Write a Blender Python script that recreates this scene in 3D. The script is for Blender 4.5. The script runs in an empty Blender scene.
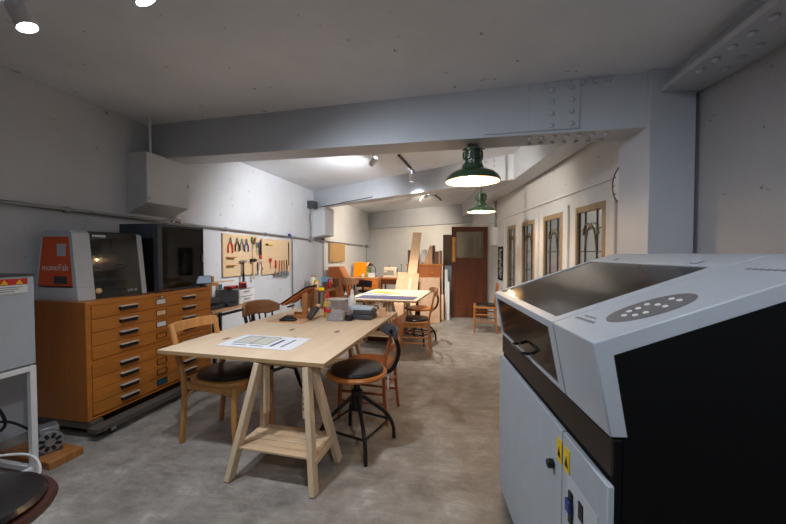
import bpy, bmesh, math, random
from mathutils import Vector, Matrix, Euler
random.seed(7)
C = bpy.context.scene.collection
PI = math.pi
R = math.radians

# ------------------------------------------------------------------ materials
def lin(c):
    return tuple((v/255/12.92 if v/255 <= .04045 else ((v/255+.055)/1.055)**2.4) for v in c) + (1,)

def _new(name):
    m = bpy.data.materials.new(name); m.use_nodes = True
    nt = m.node_tree
    return m, nt, nt.nodes['Principled BSDF']

def N(nt, t, **kw):
    n = nt.nodes.new(t)
    for k, v in kw.items():
        if k in n.inputs: n.inputs[k].default_value = v
        else: setattr(n, k, v)
    return n

def mat(name, col, rough=.5, metal=0, var=.08, scale=12, bump=0, spec=.5, coat=0):
    """plain colour with a little procedural noise"""
    m, nt, b = _new(name)
    tc = N(nt, 'ShaderNodeTexCoord'); no = N(nt, 'ShaderNodeTexNoise', Scale=scale, Detail=5)
    nt.links.new(tc.outputs['Object'], no.inputs['Vector'])
    rp = N(nt, 'ShaderNodeValToRGB')
    c = lin(col)
    rp.color_ramp.elements[0].position = .3; rp.color_ramp.elements[1].position = .7
    rp.color_ramp.elements[0].color = tuple(x*(1-var) for x in c[:3])+(1,)
    rp.color_ramp.elements[1].color = tuple(min(1, x*(1+var)) for x in c[:3])+(1,)
    nt.links.new(no.outputs['Fac'], rp.inputs['Fac']); nt.links.new(rp.outputs['Color'], b.inputs['Base Color'])
    b.inputs['Roughness'].default_value = rough; b.inputs['Metallic'].default_value = metal
    b.inputs['Specular IOR Level'].default_value = spec
    b.inputs['Coat Weight'].default_value = coat
    if bump:
        bp = N(nt, 'ShaderNodeBump', Strength=bump, Distance=.01)
        nt.links.new(no.outputs['Fac'], bp.inputs['Height']); nt.links.new(bp.outputs['Normal'], b.inputs['Normal'])
    return m

def wood(name, c1, c2, axis=1, scale=9, rough=.5, knots=False, contrast=1.0):
    m, nt, b = _new(name)
    tc = N(nt, 'ShaderNodeTexCoord'); mp = N(nt, 'ShaderNodeMapping')
    s = [scale, scale, scale]; s[axis] = scale*.08
    mp.inputs['Scale'].default_value = s
    nt.links.new(tc.outputs['Object'], mp.inputs['Vector'])
    n1 = N(nt, 'ShaderNodeTexNoise', Scale=2.2, Detail=8, Roughness=.62, Distortion=.6)
    n2 = N(nt, 'ShaderNodeTexNoise', Scale=9, Detail=4)
    nt.links.new(mp.outputs['Vector'], n1.inputs['Vector']); nt.links.new(mp.outputs['Vector'], n2.inputs['Vector'])
    mx = N(nt, 'ShaderNodeMix', data_type='FLOAT'); mx.inputs[0].default_value = .3
    nt.links.new(n1.outputs['Fac'], mx.inputs[2]); nt.links.new(n2.outputs['Fac'], mx.inputs[3])
    rp = N(nt, 'ShaderNodeValToRGB')
    rp.color_ramp.elements[0].position = .5-.18/contrast; rp.color_ramp.elements[1].position = .5+.18/contrast
    rp.color_ramp.elements[0].color = lin(c1); rp.color_ramp.elements[1].color = lin(c2)
    nt.links.new(mx.outputs[0], rp.inputs['Fac'])
    out = rp.outputs['Color']
    if knots:
        vo = N(nt, 'ShaderNodeTexVoronoi', Scale=1.0, voronoi_dimensions='2D')
        mp2 = N(nt, 'ShaderNodeMapping'); s2 = [2.3, 2.3, 0]; s2[axis] = 1.15
        mp2.inputs['Scale'].default_value = s2; mp2.inputs['Location'].default_value = (.31, .17, .5)
        nt.links.new(tc.outputs['Object'], mp2.inputs['Vector']); nt.links.new(mp2.outputs['Vector'], vo.inputs['Vector'])
        r2 = N(nt, 'ShaderNodeValToRGB')
        r2.color_ramp.elements[0].position = .025; r2.color_ramp.elements[0].color = (1, 1, 1, 1)
        r2.color_ramp.elements[1].position = .06; r2.color_ramp.elements[1].color = (0, 0, 0, 1)
        nt.links.new(vo.outputs['Distance'], r2.inputs['Fac'])
        m2 = N(nt, 'ShaderNodeMix', data_type='RGBA')
        nt.links.new(r2.outputs['Color'], m2.inputs[0]); nt.links.new(out, m2.inputs[6])
        m2.inputs[7].default_value = lin((96, 62, 38))
        out = m2.outputs[2]
    nt.links.new(out, b.inputs['Base Color'])
    b.inputs['Roughness'].default_value = rough
    bp = N(nt, 'ShaderNodeBump', Strength=.12, Distance=.004)
    nt.links.new(mx.outputs[0], bp.inputs['Height']); nt.links.new(bp.outputs['Normal'], b.inputs['Normal'])
    return m

def layered(name, c1, c2, period=.008):
    """plywood edge: thin plies stacked in height"""
    m, nt, b = _new(name)
    tc = N(nt, 'ShaderNodeTexCoord'); sp = N(nt, 'ShaderNodeSeparateXYZ')
    nt.links.new(tc.outputs['Object'], sp.inputs[0])
    ma = N(nt, 'ShaderNodeMath', operation='PINGPONG'); ma.inputs[1].default_value = period/2
    nt.links.new(sp.outputs['Z'], ma.inputs[0])
    m2 = N(nt, 'ShaderNodeMath', operation='MULTIPLY'); m2.inputs[1].default_value = 2/period
    nt.links.new(ma.outputs[0], m2.inputs[0])
    rp = N(nt, 'ShaderNodeValToRGB'); rp.color_ramp.elements[0].color = lin(c1); rp.color_ramp.elements[1].color = lin(c2)
    nt.links.new(m2.outputs[0], rp.inputs['Fac']); nt.links.new(rp.outputs['Color'], b.inputs['Base Color'])
    b.inputs['Roughness'].default_value = .65
    return m

def painted(name, col, rough=.6, speck=True, bump=.25, scale=1.0):
    """old painted plaster / concrete with pits and patches"""
    m, nt, b = _new(name)
    tc = N(nt, 'ShaderNodeTexCoord')
    n1 = N(nt, 'ShaderNodeTexNoise', Scale=1.3*scale, Detail=6, Roughness=.6)
    n2 = N(nt, 'ShaderNodeTexNoise', Scale=26*scale, Detail=5, Roughness=.6)
    n3 = N(nt, 'ShaderNodeTexNoise', Scale=9*scale, Detail=3, Roughness=.7)
    for n in (n1, n2, n3): nt.links.new(tc.outputs['Object'], n.inputs['Vector'])
    c = lin(col)
    rp = N(nt, 'ShaderNodeValToRGB'); rp.color_ramp.elements[0].position = .35; rp.color_ramp.elements[1].position = .65
    rp.color_ramp.elements[0].color = tuple(x*.9 for x in c[:3])+(1,); rp.color_ramp.elements[1].color = c
    nt.links.new(n1.outputs['Fac'], rp.inputs['Fac'])
    out = rp.outputs['Color']
    if speck:
        r2 = N(nt, 'ShaderNodeValToRGB'); r2.color_ramp.elements[0].position = .295; r2.color_ramp.elements[1].position = .325
        r2.color_ramp.elements[0].color = (1, 1, 1, 1); r2.color_ramp.elements[1].color = (0, 0, 0, 1)
        nt.links.new(n3.outputs['Fac'], r2.inputs['Fac'])
        mx = N(nt, 'ShaderNodeMix', data_type='RGBA')
        nt.links.new(r2.outputs['Color'], mx.inputs[0]); nt.links.new(out, mx.inputs[6])
        mx.inputs[7].default_value = tuple(x*.45 for x in c[:3])+(1,)
        out = mx.outputs[2]
    nt.links.new(out, b.inputs['Base Color']); b.inputs['Roughness'].default_value = rough
    bp = N(nt, 'ShaderNodeBump', Strength=bump, Distance=.01)
    nt.links.new(n2.outputs['Fac'], bp.inputs['Height']); nt.links.new(bp.outputs['Normal'], b.inputs['Normal'])
    return m

def concrete(name):
    m, nt, b = _new(name)
    tc = N(nt, 'ShaderNodeTexCoord')
    n1 = N(nt, 'ShaderNodeTexNoise', Scale=1.1, Detail=10, Roughness=.68, Distortion=.35)
    n2 = N(nt, 'ShaderNodeTexNoise', Scale=4.2, Detail=12, Roughness=.76, Distortion=.5)
    n3 = N(nt, 'ShaderNodeTexNoise', Scale=70, Detail=4)
    for n in (n1, n2, n3): nt.links.new(tc.outputs['Object'], n.inputs['Vector'])
    mx = N(nt, 'ShaderNodeMix', data_type='FLOAT'); mx.inputs[0].default_value = .5
    nt.links.new(n1.outputs['Fac'], mx.inputs[2]); nt.links.new(n2.outputs['Fac'], mx.inputs[3])
    rp = N(nt, 'ShaderNodeValToRGB'); e = rp.color_ramp.elements
    e[0].position = .395; e[0].color = lin((98, 97, 89)); e[1].position = .625; e[1].color = lin((200, 194, 185))
    k = e.new(.465); k.color = lin((134, 126, 117)); k = e.new(.535); k.color = lin((156, 149, 140))
    mp = N(nt, 'ShaderNodeMapping'); mp.inputs['Scale'].default_value = (1.2, 4.5, 1); mp.inputs['Rotation'].default_value = (0, 0, .5)
    n4 = N(nt, 'ShaderNodeTexNoise', Scale=2.6, Detail=12, Roughness=.8, Distortion=.2)
    nt.links.new(tc.outputs['Object'], mp.inputs['Vector']); nt.links.new(mp.outputs['Vector'], n4.inputs['Vector'])
    m3 = N(nt, 'ShaderNodeMix', data_type='FLOAT'); m3.inputs[0].default_value = .30
    nt.links.new(mx.outputs[0], m3.inputs[2]); nt.links.new(n4.outputs['Fac'], m3.inputs[3])
    nt.links.new(m3.outputs[0], rp.inputs['Fac']); nt.links.new(rp.outputs['Color'], b.inputs['Base Color'])
    r2 = N(nt, 'ShaderNodeMapRange'); r2.inputs['To Min'].default_value = .32; r2.inputs['To Max'].default_value = .6
    nt.links.new(n2.outputs['Fac'], r2.inputs['Value']); nt.links.new(r2.outputs[0], b.inputs['Roughness'])
    bp = N(nt, 'ShaderNodeBump', Strength=.15, Distance=.004)
    nt.links.new(n3.outputs['Fac'], bp.inputs['Height']); nt.links.new(bp.outputs['Normal'], b.inputs['Normal'])
    return m

def glass(name, col, rough=.03, alpha_like=1.0):
    m, nt, b = _new(name)
    no = N(nt, 'ShaderNodeTexNoise', Scale=6); bp = N(nt, 'ShaderNodeBump', Strength=.02)
    nt.links.new(no.outputs['Fac'], bp.inputs['Height']); nt.links.new(bp.outputs['Normal'], b.inputs['Normal'])
    b.inputs['Base Color'].default_value = lin(col); b.inputs['Transmission Weight'].default_value = alpha_like
    b.inputs['Roughness'].default_value = rough; b.inputs['IOR'].default_value = 1.45
    return m

def smoked(name, tint, rough=.06):
    """thin tinted sheet: transparent tint with a glossy coat over it"""
    m = bpy.data.materials.new(name); m.use_nodes = True; nt = m.node_tree
    for n in list(nt.nodes): nt.nodes.remove(n)
    o = N(nt, 'ShaderNodeOutputMaterial'); t = N(nt, 'ShaderNodeBsdfTransparent'); t.inputs[0].default_value = lin(tint)
    g = N(nt, 'ShaderNodeBsdfGlossy', Roughness=rough); g.inputs[0].default_value = (1, 1, 1, 1)
    lw = N(nt, 'ShaderNodeLayerWeight', Blend=.5); x = N(nt, 'ShaderNodeMixShader')
    pw = N(nt, 'ShaderNodeMath', operation='POWER'); pw.inputs[1].default_value = 5
    f = N(nt, 'ShaderNodeMath', operation='MULTIPLY_ADD'); f.inputs[1].default_value = .95; f.inputs[2].default_value = .04
    nt.links.new(lw.outputs['Facing'], pw.inputs[0]); nt.links.new(pw.outputs[0], f.inputs[0])
    no = N(nt, 'ShaderNodeTexNoise', Scale=2.5); bp = N(nt, 'ShaderNodeBump', Strength=.02)
    nt.links.new(no.outputs['Fac'], bp.inputs['Height']); nt.links.new(bp.outputs['Normal'], g.inputs['Normal'])
    nt.links.new(f.outputs[0], x.inputs[0]); nt.links.new(t.outputs[0], x.inputs[1]); nt.links.new(g.outputs[0], x.inputs[2])
    nt.links.new(x.outputs[0], o.inputs[0])
    return m

def emit(name, col, strength):
    m, nt, b = _new(name)
    b.inputs['Base Color'].default_value = lin(col)
    b.inputs['Emission Color'].default_value = lin(col); b.inputs['Emission Strength'].default_value = strength
    return m

wallp = painted('wall_paint', (214, 216, 220), .62)
wallw = painted('wall_paint_smooth', (216, 215, 213), .55, bump=.12)
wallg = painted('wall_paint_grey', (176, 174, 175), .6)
ceilp = painted('ceiling_paint', (234, 238, 244), .7)
beamp = painted('beam_paint', (194, 198, 205), .42, speck=False, bump=.12)
floorm = concrete('floor_concrete')
ply = wood('plywood_face', (216, 188, 156), (234, 211, 181), axis=1, scale=5, rough=.5, knots=True, contrast=.8)
plyx = wood('plywood_light', (214, 186, 146), (234, 210, 172), axis=2, scale=7, rough=.55, contrast=.8)
plyedge = layered('plywood_edge', (206, 172, 124), (150, 112, 72), .009)
pine = wood('pine', (206, 178, 144), (228, 204, 172), axis=2, scale=12, rough=.55)
pinex = wood('pine_slat', (196, 162, 126), (220, 190, 154), axis=0, scale=12, rough=.55)
cabw = wood('cabinet_oak', (168, 98, 34), (196, 124, 48), axis=1, scale=7, rough=.38, contrast=.8)
cabside = wood('cabinet_oak_side', (146, 84, 32), (172, 104, 42), axis=2, scale=7, rough=.42, contrast=.8)
bent = wood('bent_beech', (142, 88, 42), (184, 124, 66), axis=2, scale=14, rough=.38)
bentlight = wood('bent_beech_light', (170, 116, 62), (204, 150, 90), axis=2, scale=14, rough=.38)
reddish = wood('reddish_beech', (146, 76, 34), (184, 106, 52), axis=2, scale=14, rough=.35)
seatw = wood('seat_wood', (176, 98, 42), (206, 130, 64), axis=0, scale=9, rough=.32)
darkwood = wood('dark_wood', (74, 36, 18), (108, 57, 29), axis=2, scale=8, rough=.35)
walnut = wood('walnut', (110, 70, 44), (150, 104, 70), axis=1, scale=10, rough=.35)
boardtan = wood('board_tan', (196, 148, 106), (222, 176, 134), axis=2, scale=6, rough=.55)
boardgrey = wood('board_greytan', (168, 130, 96), (190, 152, 116), axis=2, scale=6, rough=.6)
plankm = wood('plank_pale', (214, 170, 128), (234, 194, 152), axis=2, scale=8, rough=.55)
darkply = wood('dark_ply', (92, 72, 52), (118, 94, 70), axis=2, scale=6, rough=.6)
orangew = wood('orange_wood', (206, 116, 36), (226, 140, 54), axis=0, scale=8, rough=.4)
pegm = wood('pegboard_wood', (212, 180, 140), (226, 198, 160), axis=1, scale=5, rough=.6, contrast=.7)
winwood = wood('window_wood', (140, 118, 86), (168, 146, 112), axis=2, scale=9, rough=.5)
blackvinyl = mat('black_vinyl', (26, 23, 23), .28, bump=.05, scale=40)
blackpl = mat('black_plastic', (20, 20, 22), .42)
blackmat = mat('black_matte', (7, 7, 8), .7, spec=.2)
blackpaint = mat('black_paint', (22, 20, 20), .38)
iron = mat('dark_iron', (52, 50, 50), .4, .75, var=.2)
bandm = mat('brown_black_band', (46, 38, 34), .4)
lightgrey = mat('light_grey_plastic', (196, 200, 206), .42, var=.03)
greypanel = mat('grey_panel', (176, 183, 190), .45, var=.03)
hoodgrey = mat('hood_grey', (182, 188, 196), .4, var=.03)
midgrey = mat('mid_grey', (120, 122, 126), .5)
darkgrey = mat('dark_grey', (64, 66, 70), .5)
bluegrey = mat('blue_grey_plastic', (58, 66, 76), .45)
steel = mat('steel', (176, 178, 180), .3, .9, var=.1)
galv = mat('galvanised', (158, 160, 162), .42, .7, var=.12)
chrome = mat('chrome', (214, 214, 214), .18, 1)
handlem = mat('nickel_handle', (226, 224, 222), .3, .6)
dollym = wood('dolly_board', (70, 63, 56), (100, 91, 82), axis=1, scale=9, rough=.6)
brass = mat('brass', (224, 166, 84), .3, .65)
white = mat('white_matte', (228, 228, 228), .55, var=.03)
whitegl = mat('white_gloss', (232, 232, 228), .3, var=.02)
paperm = mat('paper', (232, 234, 240), .7, var=.02)
cream = mat('cream_enamel', (226, 214, 190), .35, var=.02)
green = mat('green_enamel', (46, 70, 48), .25, var=.1, coat=.5)
orange = mat('orange_acrylic', (226, 84, 22), .3, var=.03)
amber = mat('amber_acrylic', (246, 152, 10), .25, var=.06)
red = mat('red_plastic', (196, 34, 30), .35)
redwood = mat('red_handle', (150, 34, 28), .4)
yellow = mat('yellow_plastic', (240, 196, 14), .35, var=.04)
bluepl = mat('blue_plastic', (36, 58, 132), .4)
teal = mat('teal_card', (22, 82, 112), .6)
greenpl = mat('green_plastic', (44, 128, 66), .4)
limepl = mat('lime_plastic', (150, 176, 60), .4)
card = mat('cardboard', (164, 120, 78), .8, var=.1)
ochre = mat('ochre_card', (170, 112, 40), .7)
skyblue = mat('light_blue_card', (110, 160, 188), .6)
matblue = mat('cutting_mat', (76, 76, 104), .6, var=.05)
greysheet = mat('grey_sheet', (150, 156, 168), .55)
bluebook = mat('blue_grey_card', (186, 200, 216), .6)
hosewhite = mat('white_hose', (222, 222, 220), .4)
clothwhite = mat('white_cloth', (226, 222, 216), .85, bump=.3)
peach = mat('peach_acrylic', (240, 196, 150), .3)
rush = mat('ink_grey', (74, 78, 84), .7)
linegrey = mat('line_grey', (204, 202, 190), .8)
goldm = mat('amber_glass', (104, 88, 58), .3)
lead = mat('lead_came', (70, 66, 60), .5, .4)
winglass = smoked('window_glass', (222, 222, 220), .08)
smokeglass = smoked('smoked_acrylic', (92, 88, 86), .07)
darkglass = smoked('dark_acrylic', (120, 118, 116), .05)
clearpl = smoked('clear_plastic', (226, 226, 228), .12)
def frosted(name, col, k):
    m = smoked(name, (230, 230, 232), .15); nt = m.node_tree; o = [n for n in nt.nodes if n.type == 'OUTPUT_MATERIAL'][0]
    src = o.inputs[0].links[0].from_socket; d = N(nt, 'ShaderNodeBsdfDiffuse'); d.inputs[0].default_value = lin(col)
    x = N(nt, 'ShaderNodeMixShader'); x.inputs[0].default_value = k
    nt.links.new(src, x.inputs[1]); nt.links.new(d.outputs[0], x.inputs[2]); nt.links.new(x.outputs[0], o.inputs[0]); return m
frost = frosted('frosted_plastic', (226, 226, 228), .14)
millglass = smoked('mill_smoked_acrylic', (206, 204, 202), .06)
lidglass = smoked('lid_smoked_acrylic', (158, 152, 146), .10)
doorglass = smoked('door_glass', (190, 186, 178), .05)
screenm = emit('screen', (130, 146, 166), .5)
bulbm = emit('warm_bulb', (255, 214, 164), 360)
ledm = emit('cool_led', (226, 238, 255), 90)

# ------------------------------------------------------------------ mesh builder
class G:
    def __init__(s): s.bm = bmesh.new(); s.mi = 0
    def _f(s, vs):
        try:
            f = s.bm.faces.new(vs); f.material_index = s.mi; return f
        except ValueError: return None
    def m(s, i): s.mi = i; return s
    def box(s, c, d, rot=None):
        M = rot.to_matrix() if isinstance(rot, Euler) else (rot if rot is not None else Matrix.Identity(3))
        c = Vector(c); v = []
        for z in (-.5, .5):
            for x, y in ((-.5, -.5), (.5, -.5), (.5, .5), (-.5, .5)):
                v.append(s.bm.verts.new(c + M @ Vector((x*d[0], y*d[1], z*d[2]))))
        for q in ((3, 2, 1, 0), (4, 5, 6, 7), (0, 1, 5, 4), (1, 2, 6, 5), (2, 3, 7, 6), (3, 0, 4, 7)): s._f([v[i] for i in q])
        return s
    def b(s, x0, x1, y0, y1, z0, z1):
        return s.box(((x0+x1)/2, (y0+y1)/2, (z0+z1)/2), (abs(x1-x0), abs(y1-y0), abs(z1-z0)))
    def hexa(s, bot, top):
        v = [s.bm.verts.new(Vector(p)) for p in bot+top]; n = len(bot)
        s._f(v[:n][::-1]); s._f(v[n:])
        for i in range(n): s._f([v[i], v[(i+1) % n], v[n+(i+1) % n], v[n+i]])
        return s
    def prism(s, poly, a, b, axis='y'):
        """polygon extruded along an axis; poly coords are the two remaining axes in order"""
        def P(p, t):
            return {'x': (t, p[0], p[1]), 'y': (p[0], t, p[1]), 'z': (p[0], p[1], t)}[axis]
        return s.hexa([P(p, a) for p in poly], [P(p, b) for p in poly])
    def sweep(s, pts, prof, up=None, closed=False, scl=None):
        pts = [Vector(p) for p in pts]; n = len(pts); T = []
        for i in range(n):
            a = pts[(i-1) % n] if (closed or i > 0) else pts[i]; c = pts[(i+1) % n] if (closed or i < n-1) else pts[i]
            d = c-a; T.append(d.normalized() if d.length > 1e-9 else Vector((0, 0, 1)))
        if up is None:
            best = min(((max(abs(t[k]) for t in T), k) for k in (2, 1, 0)))
            up = Vector([1 if k == best[1] else 0 for k in range(3)])
        else: up = Vector(up)
        rings = []
        for i, p in enumerate(pts):
            B = T[i].cross(up)
            B = B.normalized() if B.length > 1e-6 else Vector((1, 0, 0))
            Nn = B.cross(T[i]); k = scl[i] if scl else 1
            rings.append([s.bm.verts.new(p + B*u*k + Nn*v*k) for u, v in prof])
        m = len(prof)
        for i in range(n if closed else n-1):
            A, Bq = rings[i], rings[(i+1) % n]
            for j in range(m): s._f([A[j], A[(j+1) % m], Bq[(j+1) % m], Bq[j]])
        if not closed: s._f(rings[0][::-1]); s._f(rings[-1])
        return s
    def tube(s, pts, r, seg=10, closed=False, scl=None):
        return s.sweep(pts, [(r*math.cos(2*PI*k/seg), r*math.sin(2*PI*k/seg)) for k in range(seg)], None, closed, scl)
    def bar(s, p0, p1, w, h, up=(0, 0, 1)):
        return s.sweep([p0, p1], [(-w/2, -h/2), (w/2, -h/2), (w/2, h/2), (-w/2, h/2)], up)
    def rail(s, pts, w, h, up=(0, 0, 1)):
        return s.sweep(pts, [(-w/2, -h/2), (w/2, -h/2), (w/2, h/2), (-w/2, h/2)], up)
    def cyl(s, p0, p1, r, r1=None, seg=16):
        return s.tube([p0, p1], r, seg, scl=[1, (r1/r if r1 is not None else 1)])
    def lathe(s, prof, c=(0, 0, 0), seg=24, M=None, cap=True, sx=1, sy=1):
        c = Vector(c); M = M or Matrix.Identity(3); rings = []
        for r, z in prof:
            rings.append([s.bm.verts.new(c + M @ Vector((r*sx*math.cos(2*PI*k/seg), r*sy*math.sin(2*PI*k/seg), z))) for k in range(seg)])
        for A, B in zip(rings, rings[1:]):
            for j in range(seg): s._f([A[j], A[(j+1) % seg], B[(j+1) % seg], B[j]])
        if cap: s._f(rings[0][::-1]); s._f(rings[-1])
        return s
    def quad(s, *ps):
        s._f([s.bm.verts.new(Vector(p)) for p in ps]); return s
    def build(s, name, mats, parent=None, bevel=0, smooth=True, loc=None, rotz=None, solid=0):
        me = bpy.data.meshes.new(name)
        bmesh.ops.recalc_face_normals(s.bm, faces=s.bm.faces)
        s.bm.to_mesh(me); s.bm.free()
        for mm in (mats if isinstance(mats, (list, tuple)) else [mats]): me.materials.append(mm)
        o = bpy.data.objects.new(name, me); C.objects.link(o)
        if smooth:
            me.shade_smooth(); me.set_sharp_from_angle(angle=R(38))
        if solid:
            md = o.modifiers.new('solid', 'SOLIDIFY'); md.thickness = solid; md.offset = 0
        if bevel:
            md = o.modifiers.new('bevel', 'BEVEL'); md.width = bevel; md.segments = 2; md.limit_method = 'ANGLE'; md.angle_limit = R(40)
        if parent is not None: o.parent = parent
        if loc is not None: o.location = loc
        if rotz is not None: o.rotation_euler = (0, 0, rotz)
        return o

def curve(pts, n=6):
    """Catmull-Rom through points"""
    P = [Vector(p) for p in pts]; out = []
    for i in range(len(P)-1):
        p0 = P[max(i-1, 0)]; p1 = P[i]; p2 = P[i+1]; p3 = P[min(i+2, len(P)-1)]
        for k in range(n):
            t = k/n
            out.append(.5*((2*p1)+(p2-p0)*t+(2*p0-5*p1+4*p2-p3)*t*t+(3*p1-p0-3*p2+p3)*t**3))
    return out+[P[-1]]

def tag(o, label=None, cat=None, group=None, kind=None):
    if label: o['label'] = label
    if cat: o['category'] = cat
    if group: o['group'] = group
    if kind: o['kind'] = kind
    return o

def thing(name, label, cat, loc=(0, 0, 0), rotz=0, group=None):
    o = bpy.data.objects.new(name, None); C.objects.link(o)
    o.empty_display_size = .1
    o.location = loc; o.rotation_euler = (0, 0, rotz)
    return tag(o, label, cat, group)

def struct(o): return tag(o, kind='structure')

def dup(root, loc, rotz, label, group=None):
    def cp(o, par):
        c = o.copy(); C.objects.link(c)
        if par is not None: c.parent = par
        for ch in list(o.children): cp(ch, c)
        return c
    r = cp(root, None); r.location = loc; r.rotation_euler = (0, 0, rotz); r['label'] = label
    if group: r['group'] = group
    return r

def text(name, s, size, m, parent, loc, rot, ext=.0006, align='LEFT'):
    cu = bpy.data.curves.new(name, 'FONT'); cu.body = s; cu.size = size; cu.extrude = ext; cu.align_x = align
    t = bpy.data.objects.new(name, cu); C.objects.link(t)
    dg = bpy.context.evaluated_depsgraph_get()
    me = bpy.data.meshes.new_from_object(t.evaluated_get(dg)); bpy.data.objects.remove(t)
    me.materials.clear(); me.materials.append(m)
    o = bpy.data.objects.new(name, me); C.objects.link(o); o.parent = parent
    o.location = loc; o.rotation_euler = rot
    return o

# ------------------------------------------------------------------ room frames
AL = R(4.45); AR = R(4.94)
def L(y, off=0, z=0):           # a point on the wall with the tool boards, off = distance into the room
    return (-3.15+.0778*(y-3)+off*math.cos(AL), y-off*math.sin(AL), z)
def RW(y, off=0, z=0):          # a point on the wall with the windows
    return (1.05+.0865*(7.8-y)-off*math.cos(AR), y-off*math.sin(AR), z)
LROT = -AL                      # local x points into the room, local y along the wall
RROT = AR                       # local x points into the wall, local y along it

# ------------------------------------------------------------------ shell
struct(G().b(-5.5, 2.4, -3, 14, -.1, 0).build('floor', floorm))
yb = 2.95
g = G()
g.hexa([(-3.9, -2.8, 2.80), (2.4, -2.8, 2.56), (2.4, yb, 2.56), (-3.9, yb+.6, 2.80)], [(-3.9, -2.8, 3), (2.4, -2.8, 3), (2.4, yb, 3), (-3.9, yb+.6, 3)])
g.hexa([(-3.9, yb+.6, 2.775), (2.4, yb, 2.775), (2.4, 14, 2.775), (-3.9, 14, 2.775)], [(-3.9, yb+.6, 3), (2.4, yb, 3), (2.4, 14, 3), (-3.9, 14, 3)])
struct(g.build('ceiling', ceilp, smooth=False))
p0 = L(-2.6); p1 = L(13)
struct(G().b(-.15, 0, 0, 15.7, 0, 2.95).build('wall_left', wallp, loc=p0, rotz=LROT))
# right wall, with four window openings and the doorway
WY = [(5.9, 6.38), (5.04, 5.58), (4.16, 4.73), (3.30, 3.86)]
g = G(); yo = 2.62
def wy(y): return (y-yo)/math.cos(AR)
ZS, ZH = .72, 1.865
edges = sorted(WY)
for k, (a, b_) in enumerate(edges):
    g.b(0, .045, wy(a), wy(b_), 0, ZS); g.b(0, .045, wy(a), wy(b_), ZH, 2.95)
prev = 2.62
for a, b_ in edges:
    g.b(0, .045, wy(prev), wy(a), 0, 2.95); prev = b_
g.b(0, .045, wy(prev), wy(7.85), 0, 2.95)
g.b(0, .045, wy(7.85), wy(8.62), 2.0, 2.95)
g.b(0, .045, wy(8.62), wy(10.4), 0, 2.95)
struct(g.build('wall_right', wallw, loc=RW(yo), rotz=RROT, smooth=False))
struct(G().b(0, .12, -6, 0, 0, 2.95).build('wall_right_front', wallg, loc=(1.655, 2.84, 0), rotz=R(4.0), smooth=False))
# oblique far wall
bd = math.atan2(-2.43, 3.75)
struct(G().b(-.4, 4.6, 0, .15, 0, 2.95).build('wall_back', wallw, loc=(-2.38, 12, 0), rotz=bd, smooth=False))
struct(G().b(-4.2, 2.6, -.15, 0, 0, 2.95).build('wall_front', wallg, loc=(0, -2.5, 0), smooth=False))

def rivets(g, pts, nrm, r=.016):
    nrm = Vector(nrm).normalized(); M = nrm.to_track_quat('Z', 'Y').to_matrix()
    for p in pts:
        g.lathe([(r, 0), (r*.92, r*.4), (r*.6, r*.75), (r*.15, r*.9)], p, 10, M)

# beam across the room nearest the camera
A0 = Vector(L(3.41)); A1 = Vector((1.36, 2.56, 0)); du = (A1-A0).normalized(); dn = Vector((-du.y, du.x, 0))
def bm1(t, n, z): return tuple(A0+du*t+dn*n+Vector((0, 0, z)))
LB = (A1-A0).length
zb = lambda t: 2.41-.175*t/LB
g = G()
g.hexa([bm1(-.1, 0, zb(0)), bm1(LB+.05, 0, zb(LB)), bm1(LB+.05, .28, zb(LB)), bm1(-.1, .28, zb(0))],
       [bm1(-.1, 0, 2.9), bm1(LB+.05, 0, 2.9), bm1(LB+.05, .28, 2.9), bm1(-.1, .28, 2.9)])
tp = LB-.45
g.hexa([bm1(tp-.6, -.012, zb(tp-.6)+.02), bm1(tp+.06, -.012, zb(tp)+.02), bm1(tp+.06, 0, zb(tp)+.02), bm1(tp-.6, 0, zb(tp-.6)+.02)],
       [bm1(tp-.6, -.012, zb(tp-.6)+.03), bm1(tp+.06, -.012, zb(tp)+.03), bm1(tp+.06, 0, zb(tp)+.03), bm1(tp-.6, 0, zb(tp-.6)+.03)])
g.hexa([bm1(tp-.28, -.01, zb(tp)+.03), bm1(tp+.05, -.01, zb(tp)+.03), bm1(tp+.05, 0, zb(tp)+.03), bm1(tp-.28, 0, zb(tp)+.03)],
       [bm1(tp-.28, -.01, 2.66), bm1(tp+.05, -.01, 2.66), bm1(tp+.05, 0, 2.66), bm1(tp-.28, 0, 2.66)])
rv = [bm1(tp-.13, -.01, zb(tp)+.06+.083*k) for k in range(4)]+[bm1(tp+.0, -.01, zb(tp)+.06+.083*k) for k in range(4)]
rivets(g, rv, -dn, .02)
rivets(g, [bm1(tp-.27+.083*k, -.004, 2.60-.002*k) for k in range(7)], -dn+Vector((0, 0, -.5)), .02)
rivets(g, [bm1(tp-.27+.083*k, n, zb(tp-.2+.08*k)) for k in range(7) for n in (.06, .2)], (0, 0, -1), .018)
struct(g.build('trim_1', beamp, bevel=.004))
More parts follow.
